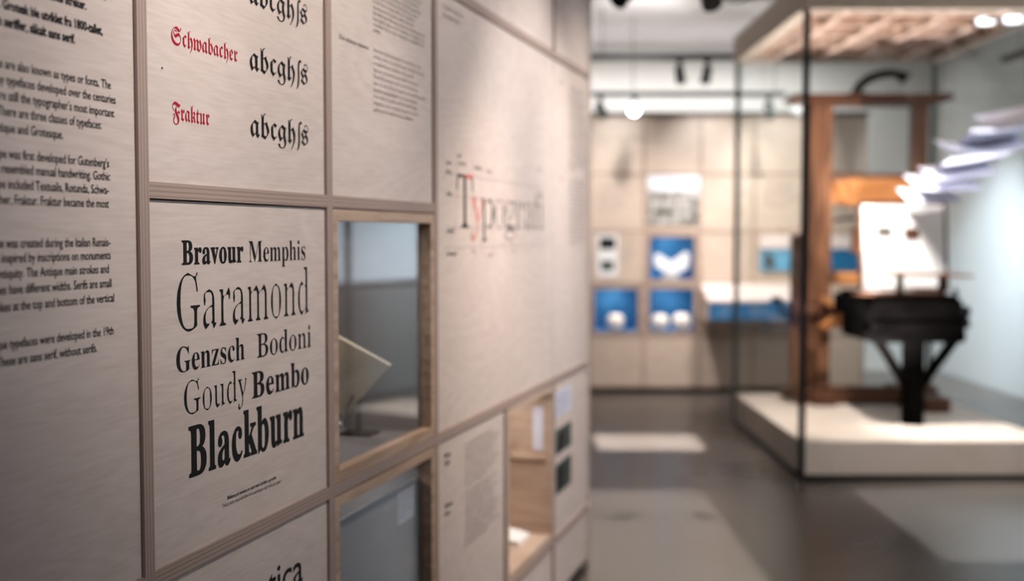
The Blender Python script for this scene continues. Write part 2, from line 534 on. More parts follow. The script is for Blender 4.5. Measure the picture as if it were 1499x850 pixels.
# ------------------------------------------------------------------ lettering
# outlines of a light and a middling roman cut, in thousandths of the type size
GLYPHS = {"L":{"G":[729,[[649,692,651,688,651,681,647,666,641,655,632,649,614,648,612,645,611,638,612,598,627,562,641,519,651,475,651,464,649,460,629,459,624,462,604,536,591,572,579,596,562,612,526,637,505,647,481,655,449,660,356,660,318,655,282,641,275,637,247,614,222,579,203,535,189,482,180,419,179,395,177,306,182,251,190,199,197,174,210,136,229,99,243,79,259,62,272,51,291,38,309,30,338,22,371,19,451,19,488,22,508,28,524,36,534,46,544,65,550,96,550,198,547,222,542,236,531,252,514,262,496,267,452,272,450,275,450,282,450,291,452,295,704,295,705,292,706,285,706,276,704,272,672,268,648,260,636,249,629,232,624,208,624,51,623,44,591,29,531,9,484,-2,409,-14,388,-14,314,2,271,19,232,40,211,55,179,81,162,101,137,134,125,155,105,198,93,235,88,262,81,318,81,366,87,416,98,459,106,484,116,505,136,541,151,562,175,591,208,621,232,639,264,657,312,677,361,688,369,693,392,693,404,688,459,674,528,650,539,649,595,649,604,651,611,658,620,684,625,692,632,693]]],"T":[603,[[181,0,178,2,177,6,177,21,179,25,225,32,242,39,254,49,264,66,271,98,271,641,269,645,265,646,159,644,115,635,89,624,83,618,72,599,60,569,52,534,43,476,38,473,21,473,17,475,16,479,16,508,19,529,26,562,33,585,41,601,55,625,57,676,65,679,569,677,571,672,572,625,586,604,595,584,607,542,611,514,611,479,610,474,606,472,591,472,586,475,574,546,566,575,554,604,544,619,538,624,512,635,476,643,434,646,359,646,354,645,352,641,351,122,355,84,361,61,372,45,384,36,401,31,446,25,449,19,447,2,441,0]]],"a":[485,[[392,-14,369,-14,364,-12,364,-1,348,19,336,50,294,52,288,54,317,74,331,88,335,95,336,245,335,249,331,251,262,251,239,244,216,235,191,221,164,202,154,191,144,171,137,146,136,121,139,92,143,81,150,66,164,55,181,50,251,50,252,48,247,42,211,16,186,4,166,-4,159,-11,154,-13,132,-12,129,-4,114,6,101,16,85,36,77,52,72,72,70,91,72,114,77,135,86,154,106,180,139,208,161,222,182,234,224,250,239,252,329,281,334,284,336,288,336,371,334,385,327,408,314,424,298,434,271,440,175,440,158,436,146,431,138,424,130,412,127,402,126,392,128,385,137,368,142,354,143,339,141,329,133,309,130,286,124,284,102,285,100,289,100,309,91,334,89,355,94,384,96,408,103,421,116,432,129,438,145,441,182,459,223,469,231,474,254,474,265,470,305,460,328,451,351,436,364,423,372,411,380,396,389,372,396,332,396,84,398,64,401,56,405,53,441,51,445,49,449,42,447,38,431,22,399,-1],[467,54,475,60,478,59,481,55,479,52,476,52]]],"d":[524,[[305,678,429,679,434,677,435,675,436,89,440,69,446,58,452,52,461,48,483,41,486,35,486,21,482,16,442,14,406,10,362,-7,336,-14,332,-11,334,-6,368,8,371,14,370,54,366,56,344,56,339,58,361,86,371,112,371,361,367,376,356,393,342,405,321,416,329,418,366,419,371,422,371,608,365,629,354,642,336,649,306,654,303,656,302,674],[225,474,231,471,234,464,255,451,273,438,284,426,286,421,281,419,221,418,195,414,179,407,169,397,162,388,155,374,146,348,142,328,136,272,136,185,139,149,145,115,153,86,162,69,176,55,192,46,218,41,268,41,281,44,296,55,318,56,323,54,318,47,309,43,281,40,258,16,226,-4,221,-14,198,-14,193,-12,188,-4,155,16,127,42,109,66,93,96,79,136,72,174,69,212,70,254,75,288,83,324,95,356,115,394,139,424,161,442,198,463,204,473,211,474]]],"f":[291,[[65,0,62,5,63,22,91,29,104,36,112,48,117,68,119,102,119,401,118,408,115,411,71,411,65,414,65,458,69,461,112,461,118,464,119,545,125,581,139,615,164,648,194,668,215,678,236,685,244,691,269,691,275,685,298,676,321,661,339,657,350,646,353,636,353,625,347,532,344,530,332,529,319,531,316,534,316,591,320,614,320,634,316,649,311,655,305,659,296,660,224,660,208,657,196,649,187,636,182,614,180,595,181,464,186,461,258,461,262,459,263,452,263,418,261,413,186,411,182,410,180,408,180,88,182,69,188,49,197,36,206,31,218,28,255,23,257,19,257,4,254,1,249,0]]],"g":[460,[[304,193,315,204,324,218,330,236,336,272,337,301,336,356,329,394,322,415,312,428,306,433,296,438,285,441,186,441,176,439,166,435,151,421,143,406,136,385,132,356,130,329,132,272,138,236,147,212,164,195,174,189,184,186,282,186,294,188],[439,-114,427,-135,415,-147,401,-157,388,-163,361,-171,326,-187,281,-200,231,-208,208,-208,149,-197,125,-188,108,-179,73,-154,60,-141,51,-124,49,-108,51,-95,57,-81,62,-73,73,-62,88,-53,108,-51,134,-41,137,-38,135,-35,115,-22,99,-9,86,8,79,22,76,35,76,59,85,86,87,102,93,114,109,132,134,149,148,154,169,154,170,152,169,151,151,140,136,128,123,111,119,101,117,91,119,86,126,81,144,75,159,73,254,73,305,68,354,58,386,42,395,36,408,22,415,11,422,-5,428,-29,431,-55,439,-65,444,-78,444,-95],[430,451,431,406,429,400,368,399,363,396,381,364,388,344,394,309,393,281,385,252,371,225,361,212,346,196,327,182,308,172,291,165,255,155,244,153,178,155,186,163,185,166,134,193,121,204,102,225,87,251,81,265,76,284,73,314,75,339,79,359,92,388,109,411,131,432,162,450,185,460,214,468,221,473,225,474,246,474,256,468,309,453,424,453],[411,-75,407,-65,398,-57,368,-52,122,-52,109,-59,99,-68,89,-81,82,-101,82,-116,88,-134,103,-152,118,-162,139,-168,179,-173,299,-173,322,-171,339,-168,358,-162,378,-151,388,-143,398,-131,407,-115,413,-89]]],"i":[268,[[75,461,175,461,179,460,181,458,182,66,186,48,192,36,204,29,227,22,228,5,225,0,75,0,70,1,68,4,67,19,69,23,95,30,104,35,109,41,117,61,119,82,119,376,117,398,113,416,106,428,96,433,71,439,70,452,72,459],[156,690,162,688,165,686,166,666,175,652,181,638,184,626,184,604,179,584,166,562,165,542,161,540,148,539,138,540,134,544,133,564,123,579,116,599,116,625,121,645,134,666,135,686,142,690]]],"m":[798,[[756,1,609,0,604,1,602,4,602,19,604,23,626,29,634,33,641,41,647,54,650,72,650,338,645,374,639,388,632,395,621,401,606,404,542,404,529,401,514,390,492,390,487,392,494,399,504,403,529,406,555,433,579,451,604,463,607,471,609,472,622,474,635,472,641,463,664,448,678,434,687,421,692,411,702,385,708,351,710,324,710,69,714,49,723,35,735,28,757,22,758,5],[72,461,176,461,179,455,180,398,184,396,211,396,216,394,196,375,185,361,179,348,179,69,183,48,189,37,199,30,223,22,224,5,221,0,75,0,70,1,68,4,67,19,69,23,92,28,102,34,108,39,115,55,119,84,119,376,117,396,113,412,104,427,91,434,70,439,69,456],[486,0,345,0,340,1,338,4,338,22,361,28,372,36,380,49,384,66,386,91,386,316,384,348,379,374,375,386,366,395,356,401,342,404,279,404,266,403,260,398,255,396,236,396,231,398,234,401,245,404,261,404,265,402,274,414,294,435,316,451,338,464,341,471,345,473,356,474,369,472,376,464,403,446,421,426,438,391,469,390,473,388,453,366,443,351,443,75,447,52,455,36,466,28,489,22,490,5]]],"n":[540,[[499,1,349,0,344,1,342,4,342,19,344,23,365,27,372,32,379,39,386,52,390,72,390,338,385,372,381,384,376,392,368,398,356,403,344,404,282,404,261,399,245,399,240,401,246,404,265,405,289,431,321,454,341,464,348,472,361,474,374,472,380,464,405,448,420,434,431,416,444,385,450,354,451,334,451,84,453,64,459,44,467,34,478,28,500,22,501,5],[72,461,177,461,180,455,181,401,185,399,219,398,225,396,194,369,182,354,180,348,180,78,183,54,191,37,204,28,227,22,228,5,225,0,75,0,70,1,68,4,67,19,69,23,92,28,102,34,108,39,115,55,119,84,119,376,117,396,113,412,104,427,91,434,70,439,69,456]]],"o":[474,[[242,474,262,474,269,467,299,457,322,445,336,441,354,430,368,416,403,358,415,331,425,295,431,254,431,204,422,151,410,115,379,58,362,37,346,25,306,5,271,-8,265,-13,261,-14,238,-14,231,-8,204,2,176,16,164,20,149,29,132,45,103,92,86,126,75,164,69,206,69,254,72,279,79,312,91,344,103,368,124,404,137,421,158,438,168,443,179,446,212,461,230,466,236,473],[204,444,184,434,171,423,159,408,146,385,140,356,134,282,134,176,137,126,145,78,153,61,164,46,176,33,195,21,208,17,298,17,309,22,321,29,341,51,357,78,361,98,364,125,367,185,367,264,363,338,357,378,352,389,338,412,326,425,304,441,292,444]]],"p":[526,[[72,461,171,460,173,455,174,394,178,392,199,391,203,389,187,364,180,348,180,105,185,89,194,75,202,65,218,49,212,47,185,47,180,44,180,-108,185,-142,188,-152,193,-162,201,-171,211,-176,225,-180,252,-184,254,-188,254,-201,253,-205,251,-207,74,-207,69,-206,66,-204,66,-189,68,-185,95,-177,104,-171,111,-161,115,-149,117,-138,119,-104,119,365,117,391,113,411,107,424,95,432,70,441,69,456],[326,-14,324,-12,320,-4,299,9,288,17,272,34,267,41,271,42,328,41,354,45,366,51,378,60,389,74,396,88,408,131,416,196,416,265,414,289,410,325,404,352,395,378,384,395,371,405,352,412,336,414,268,413,245,392,222,392,219,392,218,395,225,404,238,412,248,414,268,414,276,426,294,444,325,464,329,473,354,474,359,472,363,464,386,451,409,433,432,407,447,384,461,354,474,311,480,271,481,229,478,188,469,142,455,100,437,66,424,48,405,27,384,10,358,-4,352,-13],[236,45,241,47,255,47,262,44,259,42,245,42]]],"r":[401,[[260,385,255,379,251,377,231,377,226,379,229,384,235,387,255,387],[75,461,175,460,177,455,178,380,182,377,208,377,212,375,199,356,191,340,183,306,181,284,181,89,183,66,189,46,194,40,201,35,221,28,252,23,254,19,254,6,253,2,251,0,75,0,70,1,68,4,67,19,69,23,95,30,104,35,109,41,117,61,119,82,119,376,117,398,113,416,106,428,96,433,71,439,70,452,72,459],[382,333,361,331,354,334,352,365,346,375,335,384,324,387,272,387,267,389,278,408,294,428,311,443,331,458,335,471,339,474,355,474,365,471,366,456,379,441,388,422,391,394,385,365,385,338]]],"u":[531,[[61,461,165,461,169,460,171,458,171,102,175,86,181,74,189,64,198,58,208,55,221,53,293,54,286,42,264,22,238,5,214,-6,206,-14,181,-14,175,-5,147,14,131,35,118,65,112,92,109,119,109,369,107,392,102,412,94,427,79,435,59,439,57,456],[325,461,435,461,439,460,441,458,441,105,443,84,448,66,455,56,471,48,493,44,496,38,496,24,492,19,452,17,412,11,372,-6,345,-13,341,-11,342,-5,376,11,380,16,379,56,375,58,348,59,342,61,370,85,380,101,380,382,374,412,366,425,359,430,351,434,323,439,322,444,322,456],[323,56,315,53,299,53,296,55,304,58,319,58]]],"y":[420,[[36,461,194,461,200,459,201,444,199,438,166,433,156,426,152,416,152,401,234,182,241,179,274,178,277,175,245,82,245,-12,232,-52,214,-96,195,-128,182,-143,174,-147,149,-148,132,-170,119,-183,102,-195,96,-206,91,-208,71,-208,66,-207,66,-195,47,-178,36,-158,30,-135,30,-122,32,-108,37,-92,38,-64,41,-60,54,-59,66,-61,69,-64,69,-94,71,-112,70,-132,72,-139,76,-144,88,-147,141,-147,148,-146,167,-122,187,-86,196,-65,214,-9,212,81,85,394,74,414,62,428,54,434,34,439,33,456],[286,179,284,181,285,185,354,374,365,412,367,422,366,432,362,435,345,438,343,439,342,459,348,461,403,461,406,456,406,442,399,434,400,424,392,394,316,184,311,179]]]},"M":{"B":[645,[[45,677,305,679,382,674,424,668,469,655,505,639,528,621,537,612,554,589,567,552,570,524,568,501,564,479,557,461,547,442,536,429,527,421,505,403,478,389,448,378,419,371,416,368,421,365,455,357,492,344,526,327,558,302,575,284,591,256,599,229,603,201,601,168,595,139,585,114,574,94,562,79,536,55,511,38,475,21,444,12,394,3,354,0,52,0,45,2,44,19,47,25,88,33,101,38,111,46,122,62,128,85,131,116,131,555,130,581,127,601,121,619,114,631,105,639,89,647,72,651,45,654,43,656,43,664,43,674],[254,343,251,336,251,85,253,71,259,56,266,47,275,42,288,38,304,36,355,36,374,37,392,41,415,50,426,57,438,69,449,86,458,108,465,145,469,189,467,221,459,261,447,289,439,301,424,317,401,330,385,335,358,341,325,344],[254,377,326,376,371,383,391,391,408,402,417,411,427,426,437,451,443,484,444,525,441,558,437,579,427,604,414,622,399,633,381,641,356,646,292,646,271,641,264,637,259,631,253,615,251,599,251,384]]],"d":[537,[[453,678,455,675,456,669,456,89,460,68,467,56,481,48,501,42,505,39,505,19,501,16,462,14,408,7,381,-3,335,-14,332,-11,333,-4,348,4,351,8,351,48,351,52,349,55,334,55,329,54,321,44,301,40,281,19,271,11,259,3,235,-8,229,-13,186,-13,179,-8,151,5,136,15,106,43,83,76,73,98,62,125,52,174,49,228,50,255,56,295,62,321,73,354,95,394,120,425,152,450,188,467,195,472,218,474,238,472,244,467,264,458,278,449,294,437,311,420,349,420,351,426,351,605,348,622,343,634,331,644,311,651,284,655,282,659,282,675,284,678,289,679],[222,43,262,42,278,47,294,55,314,57,324,64,335,78,345,95,351,111,351,365,343,384,331,398,322,405,308,413,294,417,278,419,241,418,217,415,199,407,185,392,175,374,166,348,162,328,156,272,156,186,159,149,165,116,173,86,185,66,191,59,202,51]]],"i":[281,[[55,461,194,461,198,461,201,459,202,66,206,48,212,36,224,29,247,22,248,5,246,1,55,0,51,0,48,3,47,18,49,23,75,30,84,35,89,41,97,61,99,82,99,376,97,398,93,416,86,428,76,433,51,439,50,452,52,459],[156,690,172,686,176,675,195,654,204,629,204,604,201,589,195,576,188,566,176,554,173,544,166,541,148,539,134,541,126,544,124,554,104,576,99,588,96,601,96,625,99,639,105,652,110,661,124,675,128,686,142,690]]],"n":[553,[[520,2,518,0,511,0,329,0,323,2,323,22,345,27,356,36,364,48,370,71,370,341,364,375,359,388,352,395,341,401,328,404,292,404,282,403,271,399,254,398,238,390,214,368,202,354,200,348,200,69,204,49,213,35,225,28,247,22,247,2,239,0,49,1,47,6,48,22,74,29,84,35,89,41,95,56,99,86,99,376,97,396,93,412,84,427,71,434,50,439,49,445,50,459,56,461,196,461,199,459,200,455,200,404,202,400,206,399,222,399,245,405,267,429,285,444,304,455,332,467,341,473,361,474,382,472,389,467,399,464,414,456,426,447,440,434,454,411,464,385,470,354,471,331,471,82,475,56,480,42,488,33,498,28,520,22]]],"o":[487,[[271,-14,231,-14,191,-1,168,9,152,19,118,46,92,78,83,92,70,118,55,162,49,205,49,254,52,279,59,311,70,344,83,368,95,386,107,402,128,423,156,444,194,461,228,472,239,474,271,473,321,456,355,436,383,414,409,381,424,356,432,339,445,296,451,255,451,204,444,158,430,116,408,76,394,57,374,37,348,18,315,1],[282,444,221,444,208,441,195,435,182,422,173,406,166,386,160,356,154,282,154,178,157,126,162,92,171,59,185,36,202,23,222,17,281,17,295,21,307,28,320,39,330,55,335,69,341,98,344,125,347,185,347,264,344,322,338,369,329,402,318,422,302,437]]]}}


def mesh_from_curve(cd):
    o = bpy.data.objects.new('tmp_curve', cd)
    COL.objects.link(o)
    dg = bpy.context.evaluated_depsgraph_get()
    me = bpy.data.meshes.new_from_object(o.evaluated_get(dg))
    bpy.data.objects.remove(o)
    bpy.data.curves.remove(cd)
    return me


def roman(text, cut):
    """flat mesh of a word in one of the two cuts, size 1"""
    cd = bpy.data.curves.new('tmp', 'CURVE')
    cd.dimensions = '2D'
    cd.fill_mode = 'BOTH'
    x = 0.0
    for ch in text:
        if ch == ' ':
            x += 0.28
            continue
        adv, loops = GLYPHS[cut][ch]
        for lp in loops:
            sp = cd.splines.new('POLY')
            k = len(lp) // 2
            sp.points.add(k - 1)
            for i in range(k):
                sp.points[i].co = (x + lp[2 * i] / 1000, lp[2 * i + 1] / 1000, 0, 1)
            sp.use_cyclic_u = True
        x += adv / 1000
    return mesh_from_curve(cd)


def typed(text, weight=0.0, spacing=1.0, res=4, shear=0.0):
    cd = bpy.data.curves.new('tmp', 'FONT')
    cd.body = text
    cd.offset = weight
    cd.resolution_u = res
    cd.space_character = spacing
    cd.shear = shear
    return mesh_from_curve(cd)


def alphabet(text, upper, lower):
    return ''.join(chr(upper + ord(c) - 65) if 'A' <= c <= 'Z' else chr(lower + ord(c) - 97) if 'a' <= c <= 'z' else c for c in text)


def bold(text):
    return alphabet(text, 0x1D400, 0x1D41A)


def black_letter(text):
    return alphabet(text, 0x1D56C, 0x1D586)


def ink(me, name, material, parent, s, h, d, size, width=None, align='LEFT', raise_=0.0006, hfit=None):
    """lays a flat word on a panel whose face is at depth d; s, h = start (or end) of the baseline"""
    xs = [v.co.x for v in me.vertices]
    x0, x1 = min(xs), max(xs)
    kx = size if width is None else width / (x1 - x0)
    ky = size
    off = s - (x1 * kx if align == 'RIGHT' else x0 * kx)
    base = BASE[parent.name]
    for v in me.vertices:
        v.co = Vector((off + v.co.x * kx, d - raise_, h + v.co.y * ky)) - base
    me.name = name
    me.materials.clear()
    me.materials.append(MAT[material])
    o = bpy.data.objects.new(name, me)
    COL.objects.link(o)
    o.parent = parent
    BASE[o.name] = base
    return o


def join_meshes(parts):
    """several (mesh, dx, dy, k) as one flat mesh"""
    bm = bmesh.new()
    for me, dx, dy, k in parts:
        t = bmesh.new()
        t.from_mesh(me)
        for v in t.verts:
            v.co = Vector((v.co.x * k + dx, v.co.y * k + dy, 0))
        m2 = bpy.data.meshes.new('tmp2')
        t.to_mesh(m2)
        t.free()
        bm.from_mesh(m2)
        bpy.data.meshes.remove(m2)
        bpy.data.meshes.remove(me)
    out = bpy.data.meshes.new('joined')
    bm.to_mesh(out)
    bm.free()
    return out


WORDS = ('types or fonts are the most important tool of the typographer and typefaces developed over the centuries '
         'gothic type was first developed for printed books and resembled manual handwriting while antique main strokes and '
         'thin strokes have different widths serifs are small lines at the top and bottom of the vertical strokes').split()


def paragraph(lines, chars, seed, last=1.0):
    r = random.Random(seed)
    out = []
    for i in range(lines):
        lim = chars * (last if i == lines - 1 else r.uniform(0.88, 1.0))
        w = r.choice(WORDS)
        while True:
            nx = r.choice(WORDS)
            if len(w) + 1 + len(nx) > lim:
                break
            w += ' ' + nx
        out.append(w)
    return '\n'.join(out)


def block(text, name, parent, s, h, d, size, width, gap, material='grey_ink', weight=0.0):
    """left aligned small text, its top line's baseline at h"""
    parts = []
    for i, ln in enumerate(text.split('\n')):
        if ln:
            parts.append((typed(ln, weight, 1.0, 1), 0, -i * gap / size, 1))
    return ink(join_meshes(parts), name, material, parent, s, h, d, size, width)


# ================================================================== THE SETTING
def slab_struct(name, material, x0, x1, y0, y1, z0, z1, frame=None):
    return struct(MB().box(x0, x1, y0, y1, z0, z1).build(name, material, frame=frame))


slab_struct('floor', 'concrete', -7.0, 4.9, -4.0, 12.7, -0.2, 0.0)
slab_struct('ceiling', 'ceiling_grey', -7.0, 4.9, -0.5, 12.7, 3.4, 3.6)
slab_struct('wall_back', 'plaster_white', -7.0, 4.9, 12.5, 12.7, 0.0, 3.4)
struct(MB().box(-3.0, 4.699, 11.62, 11.66, 3.29, 3.4).build('fill_screen_1', 'plaster_white'))    # strip added to hide the end wall's fill light
# the right wall, with a long band of frosted daylight glazing nearer the camera
wr = MB()
wr.box(4.7, 4.9, 9.7, 12.5, 0, 3.4)
wr.box(4.7, 4.9, -0.5, 9.7, 0, 1.0)
wr.box(4.7, 4.9, -0.5, 9.7, 2.5, 3.4)
wr.box(4.7, 4.9, -0.5, 2.7, 1.0, 2.5)
struct(wr.build('wall_right', 'side_white'))
for i in range(5):
    y0 = 2.7 + 1.4 * i
    w = struct(MB().box(4.74, 4.80, y0, y0 + .06, 1.0, 2.5).box(4.74, 4.80, y0 + 1.34, y0 + 1.4, 1.0, 2.5)
               .box(4.74, 4.80, y0 + .06, y0 + 1.34, 1.0, 1.06).box(4.74, 4.80, y0 + .06, y0 + 1.34, 2.44, 2.5).build('window_%d' % (i + 1), 'grey_metal'))
    MB().box(4.765, 4.775, y0 + .06, y0 + 1.34, 1.06, 2.44).build('pane', 'daylight_pane', w)

# ---- the left exhibition wall: a carcass of plywood boards set edge-on
S = [0.575, 1.242, 1.909, 2.595, 3.267, 3.945, 4.595]
SEND = 5.235
T = 0.0135
HS = [0.29, 0.93, 1.5725, 2.19, 2.81]
wl = struct(MB().box(0.2, SEND, 0.42, 0.46, 0, 2.85).box(0.2, SEND, 0.06, 0.42, 0, 0.06).build('wall_left', 'birch', frame=LEFT))
MB().box(SEND - 0.02, SEND, 0.0, 0.42, 0.0, 2.85, 0.002).build('end_board', 'birch', wl)


def upright(s, z0, z1):
    MB().box(s - T, s + T, 0, 0.42, z0, z1, 0.0008).build('upright', 'edge_across', wl)


def shelf(s0, s1, z, t=T):
    MB().box(s0, s1, 0.0004, 0.42, z - t, z + t, 0.0008).build('shelf', 'edge_level', wl)


for s in S[:5]:
    upright(s, 0.0, 2.85)
upright(S[5], 0.0, HS[1] - T)
upright(S[6], 0.0, HS[1] - T)
upright(S[6], HS[3] + T, 2.85)
for k in range(len(S)):
    a = S[k] + T
    e = S[k + 1] - T if k + 1 < len(S) else SEND - 0.02
    if k == 4:
        e += 2 * T
    for j, z in enumerate(HS):
        if j == 2 and k not in (2, 3):
            continue
        if k in (4, 5) and j in (1, 3) and k == 5:
            a = S[k] - T
        if j in (1, 3) and k == 5:
            shelf(S[5] + T, S[6] + T, z)
        elif j in (1, 3) and k == 6:
            shelf(S[6] + T, SEND - 0.02, z)
        elif j in (1, 3) and k == 4:
            shelf(S[4] + T, S[5] + T, z)
        else:
            shelf(S[k] + T, (S[k + 1] - T) if k + 1 < len(S) else SEND - 0.02, z)

FACE = 0.006
GAP = 0.0022


def panel(s0, s1, z0, z1, label, name='display_panel', group=None):
    t = thing(name, label, 'panel', ((s0 + s1) / 2, FACE, z0), LEFT, group)
    MB().box(s0 + GAP, s1 - GAP, FACE, FACE + 0.016, z0, z1 - GAP, 0.0012).build('board', 'birch', t)
    return t


# ---- the tall text panel at the near end
p = panel(S[1] + T, S[2] - T, HS[1] + T, HS[3] - T, 'tall birch plywood panel of small black running text nearest the camera')
SZ = 0.0156
nor = [('Skrifter, også kalt typer', 1.843, 1.861), ('Antikva-skriftenes streker.', 1.778, 1.834), ('ble til. Grotesk ble utviklet fra 1800-tallet,', 1.816, 1.803),
       ('uten seriffer, såkalt sans serif.', 1.751, 1.780)]
eng = [('Typefaces are also known as types or fonts. The', 1.834, 1.7235), ('many typefaces developed over the centuries', 1.845, 1.702),
       ('are still the typographer\u2019s most important', 1.841, 1.681), ('tool. There are three classes of typefaces:', 1.809, 1.660),
       ('Gothic, Antique and Grotesque.', 1.720, 1.638),
       ('The type was first developed for Gutenberg\u2019s', 1.826, 1.603), ('that resembled manual handwriting. Gothic', 1.828, 1.583),
       ('type included Textualis, Rotunda, Schwa-', 1.824, 1.562), ('bacher, Fraktur. Fraktur became the most', 1.824, 1.541),
       ('Antique was created during the Italian Renais-', 1.826, 1.482), ('sance, inspired by inscriptions on monuments', 1.826, 1.462),
       ('in antiquity. The Antique main strokes and', 1.821, 1.441), ('hairlines have different widths. Serifs are small', 1.827, 1.419),
       ('strokes at the top and bottom of the vertical', 1.833, 1.396),
       ('Grotesque typefaces were developed in the 19th', 1.830, 1.345), ('century. These are sans serif, without serifs.', 1.789, 1.322)]


def set_lines(rows, name, parent, weight, size):
    parts = [(typed(t_, weight, 0.97, 2), 0, 0, 1) for t_, s_, h_ in rows]
    moved = []
    for (me, _, _, _), (t_, s_, h_) in zip(parts, rows):
        x1 = max(v.co.x for v in me.vertices)
        moved.append((me, s_ / size - x1, h_ / size, 1))
    me = join_meshes(moved)
    x0 = min(v.co.x for v in me.vertices)
    for v in me.vertices:
        near = min(rows, key=lambda r_: abs(v.co.y - r_[2] / size - 0.2))[2] / size
        v.co.y = near + (v.co.y - near) * 1.22      # a tall, narrow cut
    ink(me, name, 'ink', parent, x0 * size, 0, FACE, size)


set_lines(nor, 'norwegian_text', p, 0.030, SZ)
set_lines(eng[:5], 'text_paragraph', p, 0.007, SZ)
set_lines(eng[5:9], 'text_paragraph', p, 0.007, SZ)
set_lines(eng[9:14], 'text_paragraph', p, 0.007, SZ)
set_lines(eng[14:], 'text_paragraph', p, 0.007, SZ)
panel(S[1] + T, S[2] - T, HS[0] + T, HS[1] - T, 'bare plywood panel below the tall panel of running text')

# ---- black letter specimens
p = panel(S[2] + T, S[3] - T, HS[2] + T, HS[3] - T, 'plywood panel with red Schwabacher and Fraktur headings and black letter samples')
for txt, s, h, w in (('Schwabacher', 2.000, 1.8195, 0.216), ('Fraktur', 2.000, 1.693, 0.116), ('Rotunda', 2.000, 1.943, 0.14)):
    tag(ink(typed(black_letter(txt), -0.004), 'lettering', 'red_ink', p, s, h, FACE, 0.042, w), 'red black letter heading ' + txt)


def long_s():
    """the tall f-like s of black letter type, without its crossbar"""
    cd = bpy.data.curves.new('tmp', 'CURVE')
    cd.dimensions = '2D'
    cd.fill_mode = 'BOTH'
    pts = [(.06, -.20), (.11, -.16), (.155, 0), (.17, .12), (.165, .42), (.175, .56), (.21, .66), (.28, .715), (.335, .70), (.365, .655), (.345, .615), (.30, .64),
           (.265, .60), (.25, .52), (.25, .10), (.235, -.02), (.19, -.12), (.12, -.185)]
    sp = cd.splines.new('POLY')
    sp.points.add(len(pts) - 1)
    for i, q in enumerate(pts):
        sp.points[i].co = (q[0], q[1], 0, 1)
    sp.use_cyclic_u = True
    return mesh_from_curve(cd)


def sample_row(h, size):
    me = typed(black_letter('abcgh'), -0.002)
    x = max(v.co.x for v in me.vertices)
    s_ = typed(black_letter('s'), -0.002)
    parts = [(me, 0, 0, 1), (long_s(), x - 0.01, 0, 1), (s_, x + 0.27, 0, 1)]
    ink(join_meshes(parts), 'sample_alphabet', 'ink', p, 2.261, h, FACE, size, 0.242)


sample_row(1.9375, 0.066)
sample_row(1.8125, 0.068)
sample_row(1.686, 0.068)
MB().tube([(1.972, FACE, 1.775), (1.972, FACE - 0.001, 1.775)], 0.002, 10).build('pin_hole', 'grey_ink', p)

# ---- the roman specimens in focus
p = panel(S[2] + T, S[3] - T, HS[1] + T, HS[2] - T, 'plywood panel listing typeface names from Bravour down to large Blackburn')
ink(typed(bold('Bravour'), 0.014, 1.06), 'bravour_lettering', 'ink', p, 2.022, 1.4485, FACE, 0.060, 0.207)
ink(typed(bold('Memphis'), -0.006), 'memphis_lettering', 'ink', p, 2.249, 1.447, FACE, 0.060, 0.236)
ink(roman('Garamond', 'L'), 'garamond_lettering', 'ink', p, 2.005, 1.334, FACE, 0.144, 0.493)
ink(typed(bold('Genzsch'), -0.005), 'genzsch_lettering', 'ink', p, 2.001, 1.264, FACE, 0.064, 0.228)
ink(roman('Bodoni', 'M'), 'bodoni_lettering', 'ink', p, 2.277, 1.2615, FACE, 0.068, 0.230)
ink(roman('Goudy', 'L'), 'goudy_lettering', 'ink', p, 2.023, 1.188, FACE, 0.086, 0.212)
ink(typed(bold('Bembo'), 0.004, 1.05), 'bembo_lettering', 'ink', p, 2.256, 1.185, FACE, 0.074, 0.240)
ink(typed(bold('Blackburn'), 0.014, 1.07), 'blackburn_lettering', 'ink', p, 2.035, 1.078, FACE, 0.128, 0.436)
ink(typed('Bildene på tavlene er satt med skrifter og trykk', 0.01, 1, 2), 'credit_line', 'ink', p, 2.161, 1.0105, FACE, 0.0100, 0.187)
ink(typed('Tekst satt med skrifter fra samlingen og trykt på papir', 0.0, 1, 2), 'credit_line', 'grey_ink', p, 2.142, 0.9995, FACE, 0.0100, 0.226)

p = panel(S[2] + T, S[3] - T, HS[0] + T, HS[1] - T, 'plywood panel with large Helvetica lettering below the typeface list')
ink(typed('Helvetica', 0.006, 0.97), 'helvetica_lettering', 'ink', p, 2.460, 0.771, FACE, 0.096, 0.40, 'RIGHT')

# ---- text panel above the wall cases
p = panel(S[3] + T, S[4] - T, HS[2] + T, HS[3] - T, 'plywood text panel with one narrow column directly above the upper wall case')
block(paragraph(13, 52, 3, 0.2), 'text_column', p, 2.850, 2.149, FACE, 0.0125, 0.345, 0.0137)
block(paragraph(10, 52, 4, 0.8), 'text_column', p, 2.850, 1.938, FACE, 0.0125, 0.345, 0.0158)
ink(typed('De eldste typene', 0.01, 1, 2), 'text_heading', 'grey_ink', p, 2.660, 1.9365, FACE, 0.0135, 0.163)


